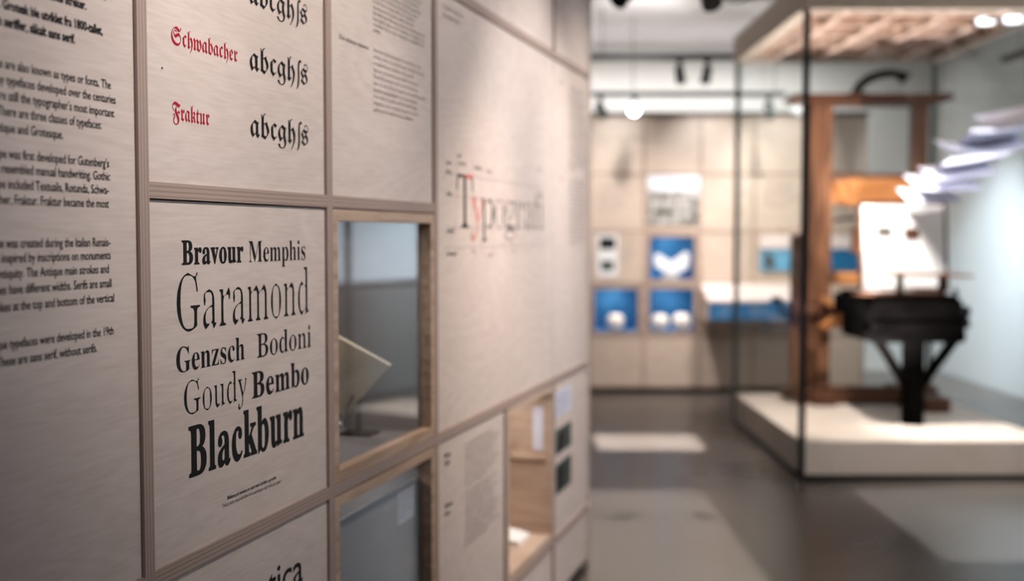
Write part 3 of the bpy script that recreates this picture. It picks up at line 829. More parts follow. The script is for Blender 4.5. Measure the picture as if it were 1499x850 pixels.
# ---- two glazed cases set into the wall
def wall_case(z0, z1, label):
    s0, s1 = S[3] + T + 0.001, S[4] - T - 0.001
    z0 += 0.0005
    z1 -= 0.003
    c = thing('wall_case', label, 'display case', ((s0 + s1) / 2, 0.0, z0), LEFT)
    f = 0.026
    MB().box(s0, s0 + f, 0.001, 0.03, z0, z1, 0.001).box(s1 - f, s1, 0.001, 0.03, z0, z1, 0.001) \
        .box(s0 + f, s1 - f, 0.001, 0.03, z0, z0 + f, 0.001).box(s0 + f, s1 - f, 0.001, 0.03, z1 - f, z1, 0.001).build('frame', 'frame_oak', c)
    MB().box(s0 + f - .006, s1 - f + .006, 0.020, 0.024, z0 + f - .006, z1 - f + .006).build('pane', 'case_glass', c)
    MB().box(s0 + 0.004, s0 + 0.016, 0.031, 0.40, z0, z1).box(s1 - 0.016, s1 - 0.004, 0.031, 0.40, z0, z1) \
        .box(s0 + 0.016, s1 - 0.016, 0.031, 0.40, z0, z0 + 0.014).box(s0 + 0.016, s1 - 0.016, 0.031, 0.40, z1 - 0.012, z1) \
        .box(s0 + 0.016, s1 - 0.016, 0.388, 0.40, z0 + 0.014, z1 - 0.012).build('lining', 'case_grey', c)
    return c


wall_case(HS[1] + T, HS[2] - T, 'oak framed glass wall case holding a tilted cream booklet')
wall_case(HS[0] + T, HS[1] - T, 'oak framed glass wall case below the one with the booklet')
for zt in (HS[2] - T - .035, HS[1] - T - .035):
    lamp('case_fill', 'AREA', wall_point(2.93, 0.20, zt), wall_point(2.93, 0.21, 0), 0.6, SOFT, 0.35, sy=0.05)  # light added inside each wall case to brighten the interior
# booklet held up on a slanted metal prop
A = Vector((3.075, 0.060, 1.156))
e1 = Vector((-0.03, 0.142, 0.078))
e2 = Vector((0.03, 0.144, -0.145))
bk = thing('booklet', 'cream booklet with a fine printed page tilted on edge inside the upper wall case', 'booklet', A + e1 * .55 + e2 * .5, LEFT)
MB().slab([A, A + e1 * 1.25, A + e1 * 1.25 + e2 * 1.0, A + e2 * 1.0], -0.010).build('page_block', 'old_paper', bk)
mk = MB()
nrm = (e1.cross(e2)).normalized()
if nrm.x > 0:
    nrm = -nrm
for i in range(7):
    q = A + e1 * (0.35 + 0.0 * i) + e2 * (0.25 + i * 0.07) + nrm * 0.0115
    mk.slab([q, q + e1 * 0.55, q + e1 * 0.55 + e2 * 0.02, q + e2 * 0.02], -0.0004)
mk.build('printed_lines', 'faint_ink', bk)
h0 = HS[1] + T + 0.0145
st = thing('booklet_prop', 'dark upright prop standing behind the cream booklet in the upper wall case', 'stand', (3.14, 0.18, h0), LEFT)
MB().box(3.10, 3.17, 0.13, 0.22, h0, h0 + 0.008).build('foot', 'iron', st)
MB().bar((3.14, 0.18, h0 + 0.008), (3.105, 0.165, 1.14), 0.016, 0.012).build('post', 'iron', st)
MB().tube([(3.105, 0.165, 1.10), (3.06, 0.20, 0.990), (3.04, 0.19, 0.992)], 0.004, 10).build('arm', 'steel', st)
MB().lathe([(0.0, 0), (0.008, 0.003), (0.010, 0.009), (0.008, 0.015), (0.0, 0.018)], (3.04, 0.188, 0.990), 16).build('rest', 'steel', st)
# card board in the lower case
lo = HS[0] + T + 0.0145
bd = thing('caption_board', 'slate grey board standing behind the glass of the lower wall case', 'board', (2.93, 0.06, lo), LEFT)
MB().box(2.62, 3.232, 0.050, 0.058, lo, 0.826, 0.001).build('board', 'caption_grey', bd)
MB().box(3.10, 3.215, 0.0485, 0.0498, 0.725, 0.812).build('caption', 'sheet_paper', bd)
block(paragraph(5, 20, 9, 0.6), 'caption_text', bd, 3.108, 0.797, 0.0483, 0.011, 0.098, 0.014)

# ---- the big title panel with its construction lines
p = panel(S[4] + T, S[6] - T * 0.2, HS[1] + T, HS[3] - T, 'large pale panel with the faint drawn title Typografi')
block('Typografi er læren om\nutforming av skrift', 'text_heading', p, 3.340, 2.135, FACE, 0.017, 0.172, 0.024)
ink(roman('T', 'L'), 'title_lettering', 'ink', p, 3.452, 1.520, FACE, 0.232, 0.155)
tag(ink(roman('y', 'L'), 'title_lettering', 'pale_red_ink', p, 3.590, 1.520, FACE, 0.200, 0.115), 'pale red letter y')
ink(roman('p', 'L'), 'title_lettering', 'grey_ink', p, 3.690, 1.520, FACE, 0.200, 0.125)
ink(roman('o', 'L'), 'title_lettering', 'mid_ink', p, 3.825, 1.520, FACE, 0.200, 0.11)
ink(roman('g', 'L'), 'title_lettering', 'mid_ink', p, 3.945, 1.520, FACE, 0.200, 0.12)
ink(roman('rafi', 'L'), 'title_lettering', 'mid_ink', p, 4.075, 1.520, FACE, 0.200, 0.365)


def rule(s0, h0_, s1, h1_, name, material, w=0.0022):
    d0 = FACE - 0.0007
    dx, dz = s1 - s0, h1_ - h0_
    L = math.hypot(dx, dz)
    ox, oz = -dz / L * w / 2, dx / L * w / 2
    mb = MB()
    v = [mb.bm.verts.new(c) for c in ((s0 + ox, d0, h0_ + oz), (s1 + ox, d0, h1_ + oz), (s1 - ox, d0, h1_ - oz), (s0 - ox, d0, h0_ - oz))]
    mb.bm.faces.new(v)
    return mb.build(name, material, p)


for hh in (1.674, 1.612, 1.520, 1.462):
    rule(3.36, hh, 4.47, hh, 'construction_line', 'mid_ink', 0.0010)
for ss in (3.452, 3.606, 3.70, 3.82, 3.94, 4.08):
    rule(ss, 1.43, ss, 1.72, 'construction_line', 'pale_red_ink', 0.0009)
rule(3.535, 1.674, 3.606, 1.674, 'red_bar', 'pale_red_ink', 0.012)
for ss, hh, tx in ((3.365, 1.700, 'versal'), (3.365, 1.675, 'høyde'), (3.365, 1.612, 'x-linje'), (3.365, 1.505, 'grunnlinje'), (3.365, 1.440, 'underlengde'),
                   (3.46, 1.725, 'seriff'), (3.47, 1.705, 'tverrstrek'), (3.62, 1.70, 'dekkstrek'), (3.75, 1.695, 'punze'), (3.59, 1.487, 'fot'),
                   (3.60, 1.445, 'bue'), (3.77, 1.430, 'hale'), (4.02, 1.462, 'øye'), (4.03, 1.440, 'øre'), (4.36, 1.735, 'prikk')):
    ink(typed(tx, 0.01, 1, 2), 'annotation', 'grey_ink', p, ss, hh, FACE, 0.017)

panel(S[4] + T, S[6] - T, HS[3] + T, HS[4] - T, 'bare pale plywood panel above the title panel')
panel(S[6] + T, SEND - .02, HS[3] + T, HS[4] - T, 'bare plywood panel at the top of the wall end beside the gap')
for k, lab in ((1, 'bare plywood panel above the tall panel of running text'), (2, 'bare plywood panel above the red black letter headings'), (3, 'bare plywood panel above the narrow column text panel')):
    panel(S[k] + T, S[k + 1] - T, HS[3] + T, HS[4] - T, lab)
p = panel(S[6] - T * 0.2, SEND - .02, HS[1] + T, HS[3] - T, 'tall narrow plywood panel with faint text columns at the far end of the left wall')
block(paragraph(20, 40, 11, 0.5), 'text_column', p, 4.86, 2.10, FACE, 0.014, 0.31, 0.0175)
block(paragraph(16, 40, 12, 0.5), 'text_column', p, 4.86, 1.72, FACE, 0.014, 0.31, 0.0175)
ink(typed('Setteri', 0.01, 1, 2), 'text_heading', 'grey_ink', p, 4.70, 2.10, FACE, 0.016)
ink(typed('Trykk', 0.01, 1, 2), 'text_heading', 'grey_ink', p, 4.70, 1.72, FACE, 0.016)

# ---- below the title panel
p = panel(S[4] + T, S[5] - T, HS[0] + T, HS[1] - T, 'plywood panel with two small text blocks left of the open lit niche')
block(paragraph(8, 40, 21, 0.7), 'text_column', p, 3.525, 0.862, FACE, 0.014, 0.345, 0.0172)
block(paragraph(11, 40, 22, 0.6), 'text_column', p, 3.525, 0.715, FACE, 0.014, 0.345, 0.0158)
ink(typed('Blysats', 0.02, 1, 2), 'text_heading', 'ink', p, 3.345, 0.862, FACE, 0.018)
ink(typed('Typer', 0.02, 1, 2), 'text_heading', 'ink', p, 3.345, 0.840, FACE, 0.018)
ink(typed('Håndsats', 0.02, 1, 2), 'text_heading', 'ink', p, 3.345, 0.715, FACE, 0.018)
ink(typed('Kasser', 0.02, 1, 2), 'text_heading', 'ink', p, 3.345, 0.693, FACE, 0.018)

s0, s1 = S[5] + T + .001, S[6] - T - .001
z0, z1 = HS[0] + T, HS[1] - T - 0.002
nc = thing('lit_niche', 'open warm lit plywood niche below the title panel', 'niche', ((s0 + s1) / 2, 0.002, z0), LEFT)
MB().box(s0, s0 + .024, 0.002, 0.3, z0, z1, .001).box(s1 - .024, s1, 0.002, 0.3, z0, z1, .001).box(s0 + .024, s1 - .024, 0.002, 0.3, z0, z0 + .03, .001) \
    .box(s0 + .024, s1 - .024, 0.002, 0.3, z1 - .022, z1, .001).box(s0 + .024, s1 - .024, 0.288, 0.3, z0 + .03, z1 - .022).build('lining', 'niche_wood', nc)
MB().box(s1 - .042, s1 - .024, 0.03, 0.287, 0.626, 0.640, .001).build('ledge', 'niche_wood', nc)
MB().box(s1 - .0275, s1 - .0245, 0.035, 0.075, 0.66, 0.83).build('pale_strip', 'sheet_paper', nc)  # pale lilac strip on the niche's side
l = lamp('niche_lamp', 'AREA', wall_point((s0 + s1) / 2 + .1, 0.14, z1 - .03), wall_point((s0 + s1) / 2 + .16, 0.15, z0), 0.5, SOFT, 0.10, sy=0.3)
nb = thing('niche_booklet', 'small white booklet lying on the floor of the open lit niche', 'booklet', (4.40, 0.13, z0 + .0305), LEFT)
MB().box(4.34, 4.49, 0.07, 0.19, z0 + .0305, z0 + .044, .002).build('page_block', 'paper', nb)
MB().slab([(4.34, 0.07, z0 + .045), (4.49, 0.07, z0 + .045), (4.49, 0.185, z0 + .066), (4.34, 0.185, z0 + .066)], 0.002).build('cover', 'paper', nb)

p = panel(S[6] + T, SEND - .02, HS[0] + T, HS[1] - T, 'plywood panel with three grey pictures right of the open lit niche')
for z0, z1, mt in ((0.775, 0.875, 'sheet_paper'), (0.625, 0.725, 'grey_metal'), (0.465, 0.585, 'grey_metal')):
    q = MB().box(4.64, 4.90, FACE - 0.0015, FACE, z0, z1).build('picture', mt, p)
    if mt == 'grey_metal':
        b2 = MB().box(4.655, 4.78, FACE - 0.0022, FACE - 0.0016, z0 + .012, z1 - .02).build('figure', 'iron', q)
block(paragraph(6, 26, 31, 0.6), 'text_column', p, 4.65, 0.865, FACE - .002, 0.013, 0.23, 0.016)
panel(S[4] + T, S[5] - T, 0.06, HS[0] - T, 'low kick panel under the two small text blocks')
panel(S[5] + T, S[6] - T, 0.06, HS[0] - T, 'low kick panel under the open lit niche')
panel(S[6] + T, SEND - .02, 0.06, HS[0] - T, 'low kick panel at the far end of the left wall')
for k in (1, 2, 3):
    pass

# ================================================================== THE GLASS CASE AND ITS PLINTH
X0, X1, Y0, Y1 = 1.765, 3.30, 6.86, 8.93
PH = 0.24
CZ = 2.84
vc = thing('glass_showcase', 'tall glass showcase with black corner posts around the wooden press', 'showcase', ((X0 + X1) / 2, (Y0 + Y1) / 2, 0))
MB().box(X0, X1, Y0, Y1, 0.035, PH, 0.004).build('plinth', 'plinth_white', vc)
MB().box(X0 - .012, X1 + .012, Y0 - .012, Y1 + .012, 0.0, 0.035).build('gap_shadow_strip', 'black_metal', vc)  # black strip painted as the shadow gap under the plinth
for x, y in ((X0, Y0), (X1, Y0), (X0, Y1), (X1, Y1)):
    MB().box(x - .018, x + .018, y - .018, y + .018, 0.035, CZ - .002, 0.002).build('corner_post', 'black_metal' if y == Y0 else 'grey_metal', vc)
for (a, b_, c_, d_) in ((X0 + .02, X1 - .02, Y0 - .004, Y0 + .004), (X0 + .02, X1 - .02, Y1 - .004, Y1 + .004)):
    MB().box(a, b_, c_, d_, PH + .001, CZ - .002).build('glass_pane', 'vitrine_glass', vc)
for x in (X0, X1):
    MB().box(x - .004, x + .004, Y0 + .02, Y1 - .02, PH + .001, CZ - .002).build('glass_pane', 'vitrine_glass', vc)
cn = MB()
cn.box(X0 - .03, X1 + .03, Y0 - .03, Y0 + .06, CZ, 3.04, .003).box(X0 - .03, X1 + .03, Y1 - .06, Y1 + .03, CZ, 3.04, .003)
cn.box(X0 - .03, X0 + .06, Y0 + .06, Y1 - .06, CZ, 3.04, .003).box(X1 - .06, X1 + .03, Y0 + .06, Y1 - .06, CZ, 3.04, .003)
cn.box(X0 + .06, X1 - .06, Y0 + .06, Y1 - .06, 3.0, 3.04)
cn = cn.build('canopy', 'canopy_board', vc)
MB().box(X0 + .061, X1 - .061, Y0 + .061, Y1 - .061, 2.93, 2.95).build('canopy_lining', 'canopy_wood', cn)
for i in range(5):
    y = Y0 + .25 + i * (Y1 - Y0 - .5) / 4
    MB().box(X0 + .062, X1 - .062, y - .03, y + .03, 2.86, 2.929).build('cross_slat', 'canopy_wood', cn)
for i in range(4):
    x = X0 + .28 + i * (X1 - X0 - .56) / 3
    MB().box(x - .03, x + .03, Y0 + .062, Y1 - .062, 2.852, 2.859).build('long_slat', 'canopy_wood', cn)
for x, y in ((3.02, 7.3), (3.17, 7.25)):
    MB().lathe([(.0, 0), (.05, 0), (.055, .004), (.055, .03)], (x, y, 2.842), 20).build('downlight', 'downlight', cn)

# ================================================================== THE WOODEN PRESS
pr = thing('hand_press', 'old wooden hand printing press standing on the white plinth', 'printing press', (2.65, 8.3, PH))


def part(name, material, mb):
    return mb.build(name, material, pr)


part('skid', 'press_board', MB().box(2.22, 2.38, 8.28, 8.86, PH, PH + .10, .006))
part('skid', 'press_board', MB().box(2.92, 3.10, 7.96, 8.86, PH, PH + .10, .006))
part('sill', 'press_board', MB().box(2.10, 3.16, 8.36, 8.46, PH, PH + .13, .006))
part('cheek', 'press_wood', MB().box(2.222, 2.382, 8.462, 8.66, PH + .10, 2.466, .008))
part('cheek', 'press_wood', MB().box(3.012, 3.090, 8.462, 8.66, PH + .10, 2.466, .008))
part('cap_beam', 'press_board', MB().prism([(2.07, 2.50), (2.16, 2.467), (3.16, 2.467), (3.255, 2.50), (3.25, 2.535), (2.08, 2.535)], 8.40, 8.70))
part('head_beam', 'press_head', MB().box(2.50, 3.011, 8.47, 8.65, 1.715, 1.915, .008))
part('head_block', 'press_head', MB().box(2.384, 2.498, 8.48, 8.64, 1.73, 1.905, .008))
part('brace_beam', 'press_board', MB().box(2.384, 3.011, 8.50, 8.62, 1.925, 1.955, .004))
part('screw', 'iron', MB().tube([(2.66, 8.56, 1.20), (2.66, 8.56, 1.715)], 0.035, 18))
part('hose', 'press_head', MB().box(2.58, 2.74, 8.48, 8.64, 1.36, 1.56, .006))
part('platen', 'press_head', MB().box(2.42, 2.90, 8.40, 8.72, 1.13, 1.21, .006))
bar = part('pull_bar', 'iron', MB().tube([(2.66, 8.56, 1.62), (2.50, 8.46, 1.62), (2.40, 8.33, 1.61), (2.33, 8.2, 1.60)], 0.014, 12))
part('winter_beam', 'press_head', MB().box(2.383, 3.011, 8.48, 8.64, 0.80, 0.93, .006))
part('rail', 'press_head', MB().box(2.40, 2.46, 7.62, 8.9, 0.935, 0.985, .004))
part('rail', 'press_head', MB().box(2.84, 2.90, 7.62, 8.9, 0.935, 0.985, .004))
part('side_brace', 'press_head', MB().bar((2.30, 8.42, 0.80), (2.62, 8.42, 1.06), .07, .05, .004))
part('side_brace', 'press_head', MB().bar((2.30, 8.40, 1.03), (2.60, 8.40, 0.84), .06, .04, .004))
# bed with the stone, and its stay at the front, their backlit shade put into the colour
part('bed_frame', 'silhouette_wood', MB().box(2.36, 2.965, 7.40, 8.10, 0.79, 0.93, .01).box(2.335, 2.99, 7.44, 7.54, 0.80, 0.87, .01).box(2.335, 3.0, 7.42, 7.5, 0.925, 1.03, .012))
part('coffin', 'silhouette_wood', MB().box(2.365, 2.95, 7.41, 8.34, 0.932, 1.075, .012))
part('press_stone', 'silhouette_wood', MB().box(2.40, 2.92, 7.46, 8.30, 1.0755, 1.10, .006))
part('bed_board', 'press_board', MB().box(2.28, 2.84, 7.43, 7.60, 1.1005, 1.116, .003))
for z in (0.885, 0.97):
    part('corner_iron', 'iron', MB().box(2.94, 3.005, 7.405, 7.52, z, z + .05, .012))
part('bed_knob', 'iron', MB().lathe([(.0, 0), (.02, 0), (.012, .03), (.022, .05), (.0, .07)], (2.93, 7.48, 1.075), 16))
part('fore_stay', 'silhouette_wood', MB().box(2.592, 2.715, 7.42, 7.52, PH, 0.79, .006))
part('stay_brace', 'silhouette_wood', MB().bar((2.63, 7.47, 0.47), (2.42, 7.47, 0.80), .05, .06, .004))
part('stay_brace', 'silhouette_wood', MB().bar((2.68, 7.47, 0.47), (2.92, 7.47, 0.80), .05, .06, .004))
for x in (2.568, 2.845):
    part('gallows_post', 'silhouette_wood', MB().box(x - .018, x + .018, 7.48, 7.52, 1.10, 1.235, .003))
part('gallows_shelf', 'press_board', MB().prism([(2.46, 1.236), (3.0, 1.222), (3.0, 1.236), (2.46, 1.25)], 7.36, 7.72))
part('back_post', 'press_wood', MB().box(2.155, 2.225, 8.72, 8.79, PH, 1.50, .004))
part('back_foot', 'press_board', MB().box(2.10, 2.29, 8.66, 8.86, PH, PH + .05, .004))
part('rounce_drum', 'press_board', MB().tube([(2.02, 8.2, .93), (2.222, 8.2, .93)], [.085, .085], 22))
part('rounce_axle', 'iron', MB().tube([(1.93, 8.2, .93), (2.36, 8.2, .93)], .016, 12))
part('rounce_crank', 'iron', MB().bar((1.94, 8.2, .93), (1.94, 8.16, 1.03), .02, .02).tube([(1.94, 8.16, 1.03), (1.87, 8.16, 1.03)], .022, 12))
ty = part('tympan', 'press_board', MB().bar((2.44, 7.90, 1.102), (2.44, 7.98, 1.72), .03, .03).bar((3.03, 7.90, 1.102), (3.03, 7.98, 1.72), .03, .03)
          .bar((2.44, 7.98, 1.72), (3.03, 7.98, 1.72), .03, .03).bar((2.44, 7.90, 1.117), (3.03, 7.90, 1.117), .03, .03))
tp = MB().slab([(2.45, 7.886, 1.13), (3.02, 7.886, 1.13), (3.02, 7.960, 1.705), (2.45, 7.960, 1.705)], -.004).build('tympan_sheet', 'paper', ty)
# printed sheet lying on the tympan's lower edge and two strips on it
MB().slab([(2.73, 7.905, 1.53), (2.85, 7.905, 1.53), (2.85, 7.914, 1.60), (2.73, 7.914, 1.60)], .001)
for x0, x1, h0_, h1_, mt in ((2.55, 2.65, 1.50, 1.55, 'grey_ink'), (2.74, 2.84, 1.47, 1.545, 'press_board')):
    f = lambda z: 7.877 + (z - 1.13) / 0.575 * 0.074
    MB().slab([(x0, f(h0_), h0_), (x1, f(h0_), h0_), (x1, f(h1_), h1_), (x0, f(h1_), h1_)], .001).build('printed_strip', mt, ty)

# sheets that rise from the press in a fan, hung on thin lines from the canopy
def hung_sheet(cx, cy, cz, w, d, roll, pitch, curl, label):
    t = thing('hung_sheet', label, 'paper sheet', (cx, cy, cz), group='sheets rising from the press')
    bm = bmesh.new()
    N = 14
    grid = []
    for i in range(N + 1):
        u_ = i / N - .5
        row = []
        for v_ in (-.5, 0, .5):
            q = Vector((u_ * w, v_ * d, curl * (4 * u_ * u_) - curl * .3))
            q.rotate(Matrix.Rotation(pitch, 3, 'X') @ Matrix.Identity(3))
            q.rotate(Matrix.Rotation(roll, 3, 'Y'))
            row.append(bm.verts.new(q + Vector((cx, cy, cz))))
        grid.append(row)
    for i in range(N):
        for j in range(2):
            f = bm.faces.new((grid[i][j], grid[i + 1][j], grid[i + 1][j + 1], grid[i][j + 1]))
            f.smooth = True
    mb = MB()
    mb.bm.free()
    mb.bm = bm
    hooks = [grid[2][1].co.copy(), grid[N - 2][1].co.copy()]
    o = mb.build('sheet', 'sheet_paper', t)
    sd = o.modifiers.new('thickness', 'SOLIDIFY')
    sd.thickness = 0.0012
    for hk in hooks:
        MB().tube([hk, (hk.x, hk.y, 2.851)], .0006, 6).build('thread', 'steel', t)
    return t


FAN = [
    (2.83, 7.72, 1.765, .36, .30, 0.00, 0.36, .004, 'lowest sheet of the paper fan, just over the tympan'),
    (2.90, 7.66, 1.850, .42, .34, -0.02, 0.36, .004, 'second lowest sheet of the paper fan, bright lilac white'),
    (2.97, 7.58, 1.925, .42, .32, -0.14, 0.34, .006, 'third sheet of the paper fan, grey lilac in tone'),
    (3.04, 7.46, 1.985, .46, .32, -0.18, -0.24, .010, 'middle sheet of the paper fan with shaded brown underside'),
    (2.99, 7.26, 2.060, .52, .30, -0.08, 0.33, .035, 'long curved sheet of the paper fan below the top sheet'),
    (3.06, 7.22, 2.125, .40, .36, -0.14, -0.26, .015, 'second highest sheet of the paper fan with a grey underside'),
    (3.08, 7.00, 2.215, .38, .32, -0.22, 0.38, .010, 'highest sheet of the paper fan, pale blue white'),
]
for a in FAN:
    hung_sheet(*a)
ls = thing('loose_sheet', 'bright white paper sheet lying on the press bed left of the tympan', 'paper sheet', (2.46, 7.75, 1.101))
MB().box(2.41, 2.72, 7.62, 7.86, 1.1165, 1.119).build('sheet', 'paper', ls)
ls.location.z = 1.101

gl = thing('gooseneck_lamp', 'black gooseneck lamp curving up from the cap of the press', 'lamp', (2.56, 8.55, 2.536))
MB().box(2.50, 2.64, 8.48, 8.62, 2.536, 2.556, .004).build('base', 'black_metal', gl)
MB().tube([(2.57, 8.55, 2.556), (2.60, 8.55, 2.61), (2.66, 8.54, 2.66), (2.74, 8.53, 2.69), (2.82, 8.52, 2.70), (2.87, 8.51, 2.69)], [.03, .034, .034, .032, .03, .03], 14).build('neck', 'black_metal', gl)
MB().tube([(2.87, 8.51, 2.69), (2.91, 8.50, 2.668), (2.93, 8.50, 2.655)], [.032, .045, .048], 16).build('lamp_head', 'black_metal', gl)

# ================================================================== THE FAR EXHIBITION WALL
XC = [-1.36, -0.84, -0.32, 0.205, 0.725, 1.247, 1.776, 2.283, 2.80, 3.32]
ZR = [0.06, 0.546, 1.04, 1.53, 2.07, 2.60]
FY = 10.7
wf = struct(MB().box(-3.0, 3.34, FY + .40, FY + .44, 0, 2.62).build('wall_far', 'birch_far'))
MB().box(-3.0, 3.34, FY + .03, FY + .40, 0, .055).build('kick_board', 'black_metal', wf)
MB().box(-3.0, 3.35, FY - .02, FY + .44, 2.62, 2.645).build('top_rail', 'black_metal', wf)
MB().box(-3.0, XC[4] - .014, FY + .006, FY + .022, .06, 2.60).build('side_board', 'birch_far', wf)
for x in XC[4:]:
    MB().box(x - .013, x + .013, FY, FY + .40, .055, 2.62, .001).build('upright', 'frame_far', wf)
for i in range(4, len(XC) - 1):
    for z in ZR + [2.607]:
        if z == 2.60:
            continue
        MB().box(XC[i] + .013, XC[i + 1] - .013, FY, FY + .40, z - .013, z + .013, .001).build('shelf', 'frame_far', wf)


def far_panel(c, r, label, name='display_panel'):
    x0, x1 = XC[c] + .014, XC[c + 1] - .014
    z0 = ZR[r] + .0135
    z1 = (ZR[r + 1] if r < 4 else 2.594 + .013) - .0165
    t = thing(name, label, 'panel', ((x0 + x1) / 2, FY + .006, z0))
    MB().box(x0, x1, FY + .006, FY + .022, z0, z1, .001).build('board', 'birch_far', t)
    return t


C0 = 4      # first column right of the left wall's end
NAMES = ['leftmost', 'second', 'third', 'fourth', 'last']
for j, lab in enumerate(('bare cupboard panel below the far niche with one pale bowl', 'bare cupboard panel below the far niche with two pale bowls',
                         'bare cupboard panel below the left half of the blue fronted counter', 'bare cupboard panel below the right half of the blue fronted counter',
                         'bare cupboard panel at the foot of the far wall behind the press legs')):
    far_panel(C0 + j, 0, lab, 'cupboard_panel')
for j, lab in ((2, 'wall panel right above the counter beside the two bowl niche'), (3, 'wall panel above the counter under the wide light blue picture'),
               (4, 'wall panel under the small blue picture behind the press')):
    far_panel(C0 + j, 1, lab)
p0 = far_panel(C0, 2, 'far wall panel with a white card of two small pictures')
far_panel(C0 + 2, 2, 'plain far wall panel right of the open book niche')
far_panel(C0 + 3, 2, 'far wall panel carrying the wide light blue picture')
far_panel(C0 + 4, 2, 'far wall panel carrying the small blue picture')
TX = []
for j, lab in ((0, 'far wall text panel left of the landscape photograph'), (2, 'plain far wall panel right of the landscape photograph'),
               (3, 'far wall text panel above the wide light blue picture'), (4, 'plain far wall panel above the small blue picture')):
    q = far_panel(C0 + j, 3, lab)
    if j in (0, 3):
        TX.append((q, XC[C0 + j] + .08))
for j, lab in enumerate(('top panel of the far wall next to the left wall end', 'top panel of the far wall above the landscape photograph', 'top panel of the far wall left of the thin grey case post',
                         'top panel of the far wall between the case posts', 'top panel of the far wall seen between the press cheeks')):
    far_panel(C0 + j, 4, lab)
far_panel(C0 + 1, 3, 'plain far wall panel behind the landscape photograph')


def text_on(q, x, z, w, lines, seed, gap=0.03):
    parts = []
    for i, ln in enumerate(paragraph(lines, 34, seed, .6).split('\n')):
        parts.append((typed(ln, 0.004, 1, 1), 0, -i * gap / .022, 1))
    return ink(join_meshes(parts), 'text_column', 'grey_ink', q, x, z, FY + .006, .022, w)


text_on(TX[0][0], TX[0][1], 1.98, .34, 10, 41)
text_on(TX[1][0], TX[1][1], 2.00, .36, 9, 42)
text_on(p0, XC[C0] + .30, 1.48, .16, 9, 43)
cd = MB().box(.80, 1.0, FY + .003, FY + .0058, 1.10, 1.50).build('card', 'paper', p0)
MB().box(.825, .975, FY + .0015, FY + .0028, 1.36, 1.47).build('picture', 'iron', cd)
MB().box(.84, .96, FY + .0015, FY + .0028, 1.16, 1.25).build('picture', 'grey_metal', cd)
ph = MB().box(XC[C0 + 1] + .03, XC[C0 + 2] - .012, FY - .012, FY + .005, 1.592, 2.05, .002).build('landscape_photograph', 'landscape_print')
tag(ph, 'landscape photograph with pale sky mounted above the open book niche', 'photograph')
lo_ = MB()


def far_niche(c, r, label):
    x0, x1 = XC[c] + .014, XC[c + 1] - .014
    z0, z1 = ZR[r] + .0135, ZR[r + 1] - .0135
    t = thing('blue_niche', label, 'niche', ((x0 + x1) / 2, FY + .004, z0))
    f = .04
    MB().box(x0, x0 + f, FY + .004, FY + .026, z0, z1, .001).box(x1 - f, x1, FY + .004, FY + .026, z0, z1, .001) \
        .box(x0 + f, x1 - f, FY + .004, FY + .026, z0, z0 + f * .6, .001).box(x0 + f, x1 - f, FY + .004, FY + .026, z1 - f, z1, .001).build('frame', 'frame_far', t)
    MB().box(x0, x0 + .012, FY + .027, FY + .36, z0, z1).box(x1 - .012, x1, FY + .027, FY + .36, z0, z1).box(x0 + .012, x1 - .012, FY + .027, FY + .36, z0, z0 + f * .6) \
        .box(x0 + .012, x1 - .012, FY + .027, FY + .36, z1 - .012, z1).box(x0 + .012, x1 - .012, FY + .348, FY + .36, z0 + f * .6, z1 - .012).build('lining', 'blue_back', t)
    lamp('niche_lamp', 'AREA', ((x0 + x1) / 2, FY + .12, z1 - .03), ((x0 + x1) / 2, FY + .26, z0), 0.75, (1, .95, .9), .12, sy=.06)
    return z0 + f * .6


za = far_niche(C0, 1, 'blue lined far niche holding one pale bowl, nearest the left wall')
zb = far_niche(C0 + 1, 1, 'blue lined far niche holding two pale bowls')
zc = far_niche(C0 + 1, 2, 'blue lined far niche with an open white book')


def bowl(x, y, z, r, label, group=None):
    o = MB().lathe([(0, 0), (.5 * r, 0), (.8 * r, .22 * r), (.97 * r, .6 * r), (r, .9 * r), (.95 * r, 1.25 * r), (.75 * r, 1.62 * r), (.5 * r, 1.8 * r), (.45 * r, 1.8 * r), (.7 * r, 1.55 * r),
                    (.88 * r, 1.2 * r), (.9 * r, .8 * r), (.4 * r, .2 * r), (0, .16 * r)], (x, y, z), 26).build('round_bowl', 'ceramic', base=(x, y, z))
    return tag(o, label, 'bowl', group)


bowl(.992, FY + .15, za, .085, 'single pale round bowl in the leftmost blue far niche')
bowl(1.415, FY + .15, zb, .085, 'pale round bowl on the left in the two bowl niche')
bowl(1.625, FY + .13, zb, .09, 'pale round bowl on the right in the two bowl niche')
ob = thing('open_book', 'open white book standing in the upper blue far niche', 'book', (1.525, FY + .17, zc))
MB().prism([(1.525, zc + .03), (1.525, zc + .16), (1.40, zc + .24), (1.36, zc + .22), (1.37, zc + .12)], FY + .14, FY + .16).build('left_pages', 'paper', ob)
MB().prism([(1.527, zc + .03), (1.68, zc + .10), (1.70, zc + .23), (1.66, zc + .26), (1.527, zc + .16)], FY + .14, FY + .16).build('right_pages', 'paper', ob)
MB().prism([(1.44, zc), (1.61, zc), (1.56, zc + .08), (1.49, zc + .08)], FY + .161, FY + .23).build('book_stand', 'old_paper', ob)

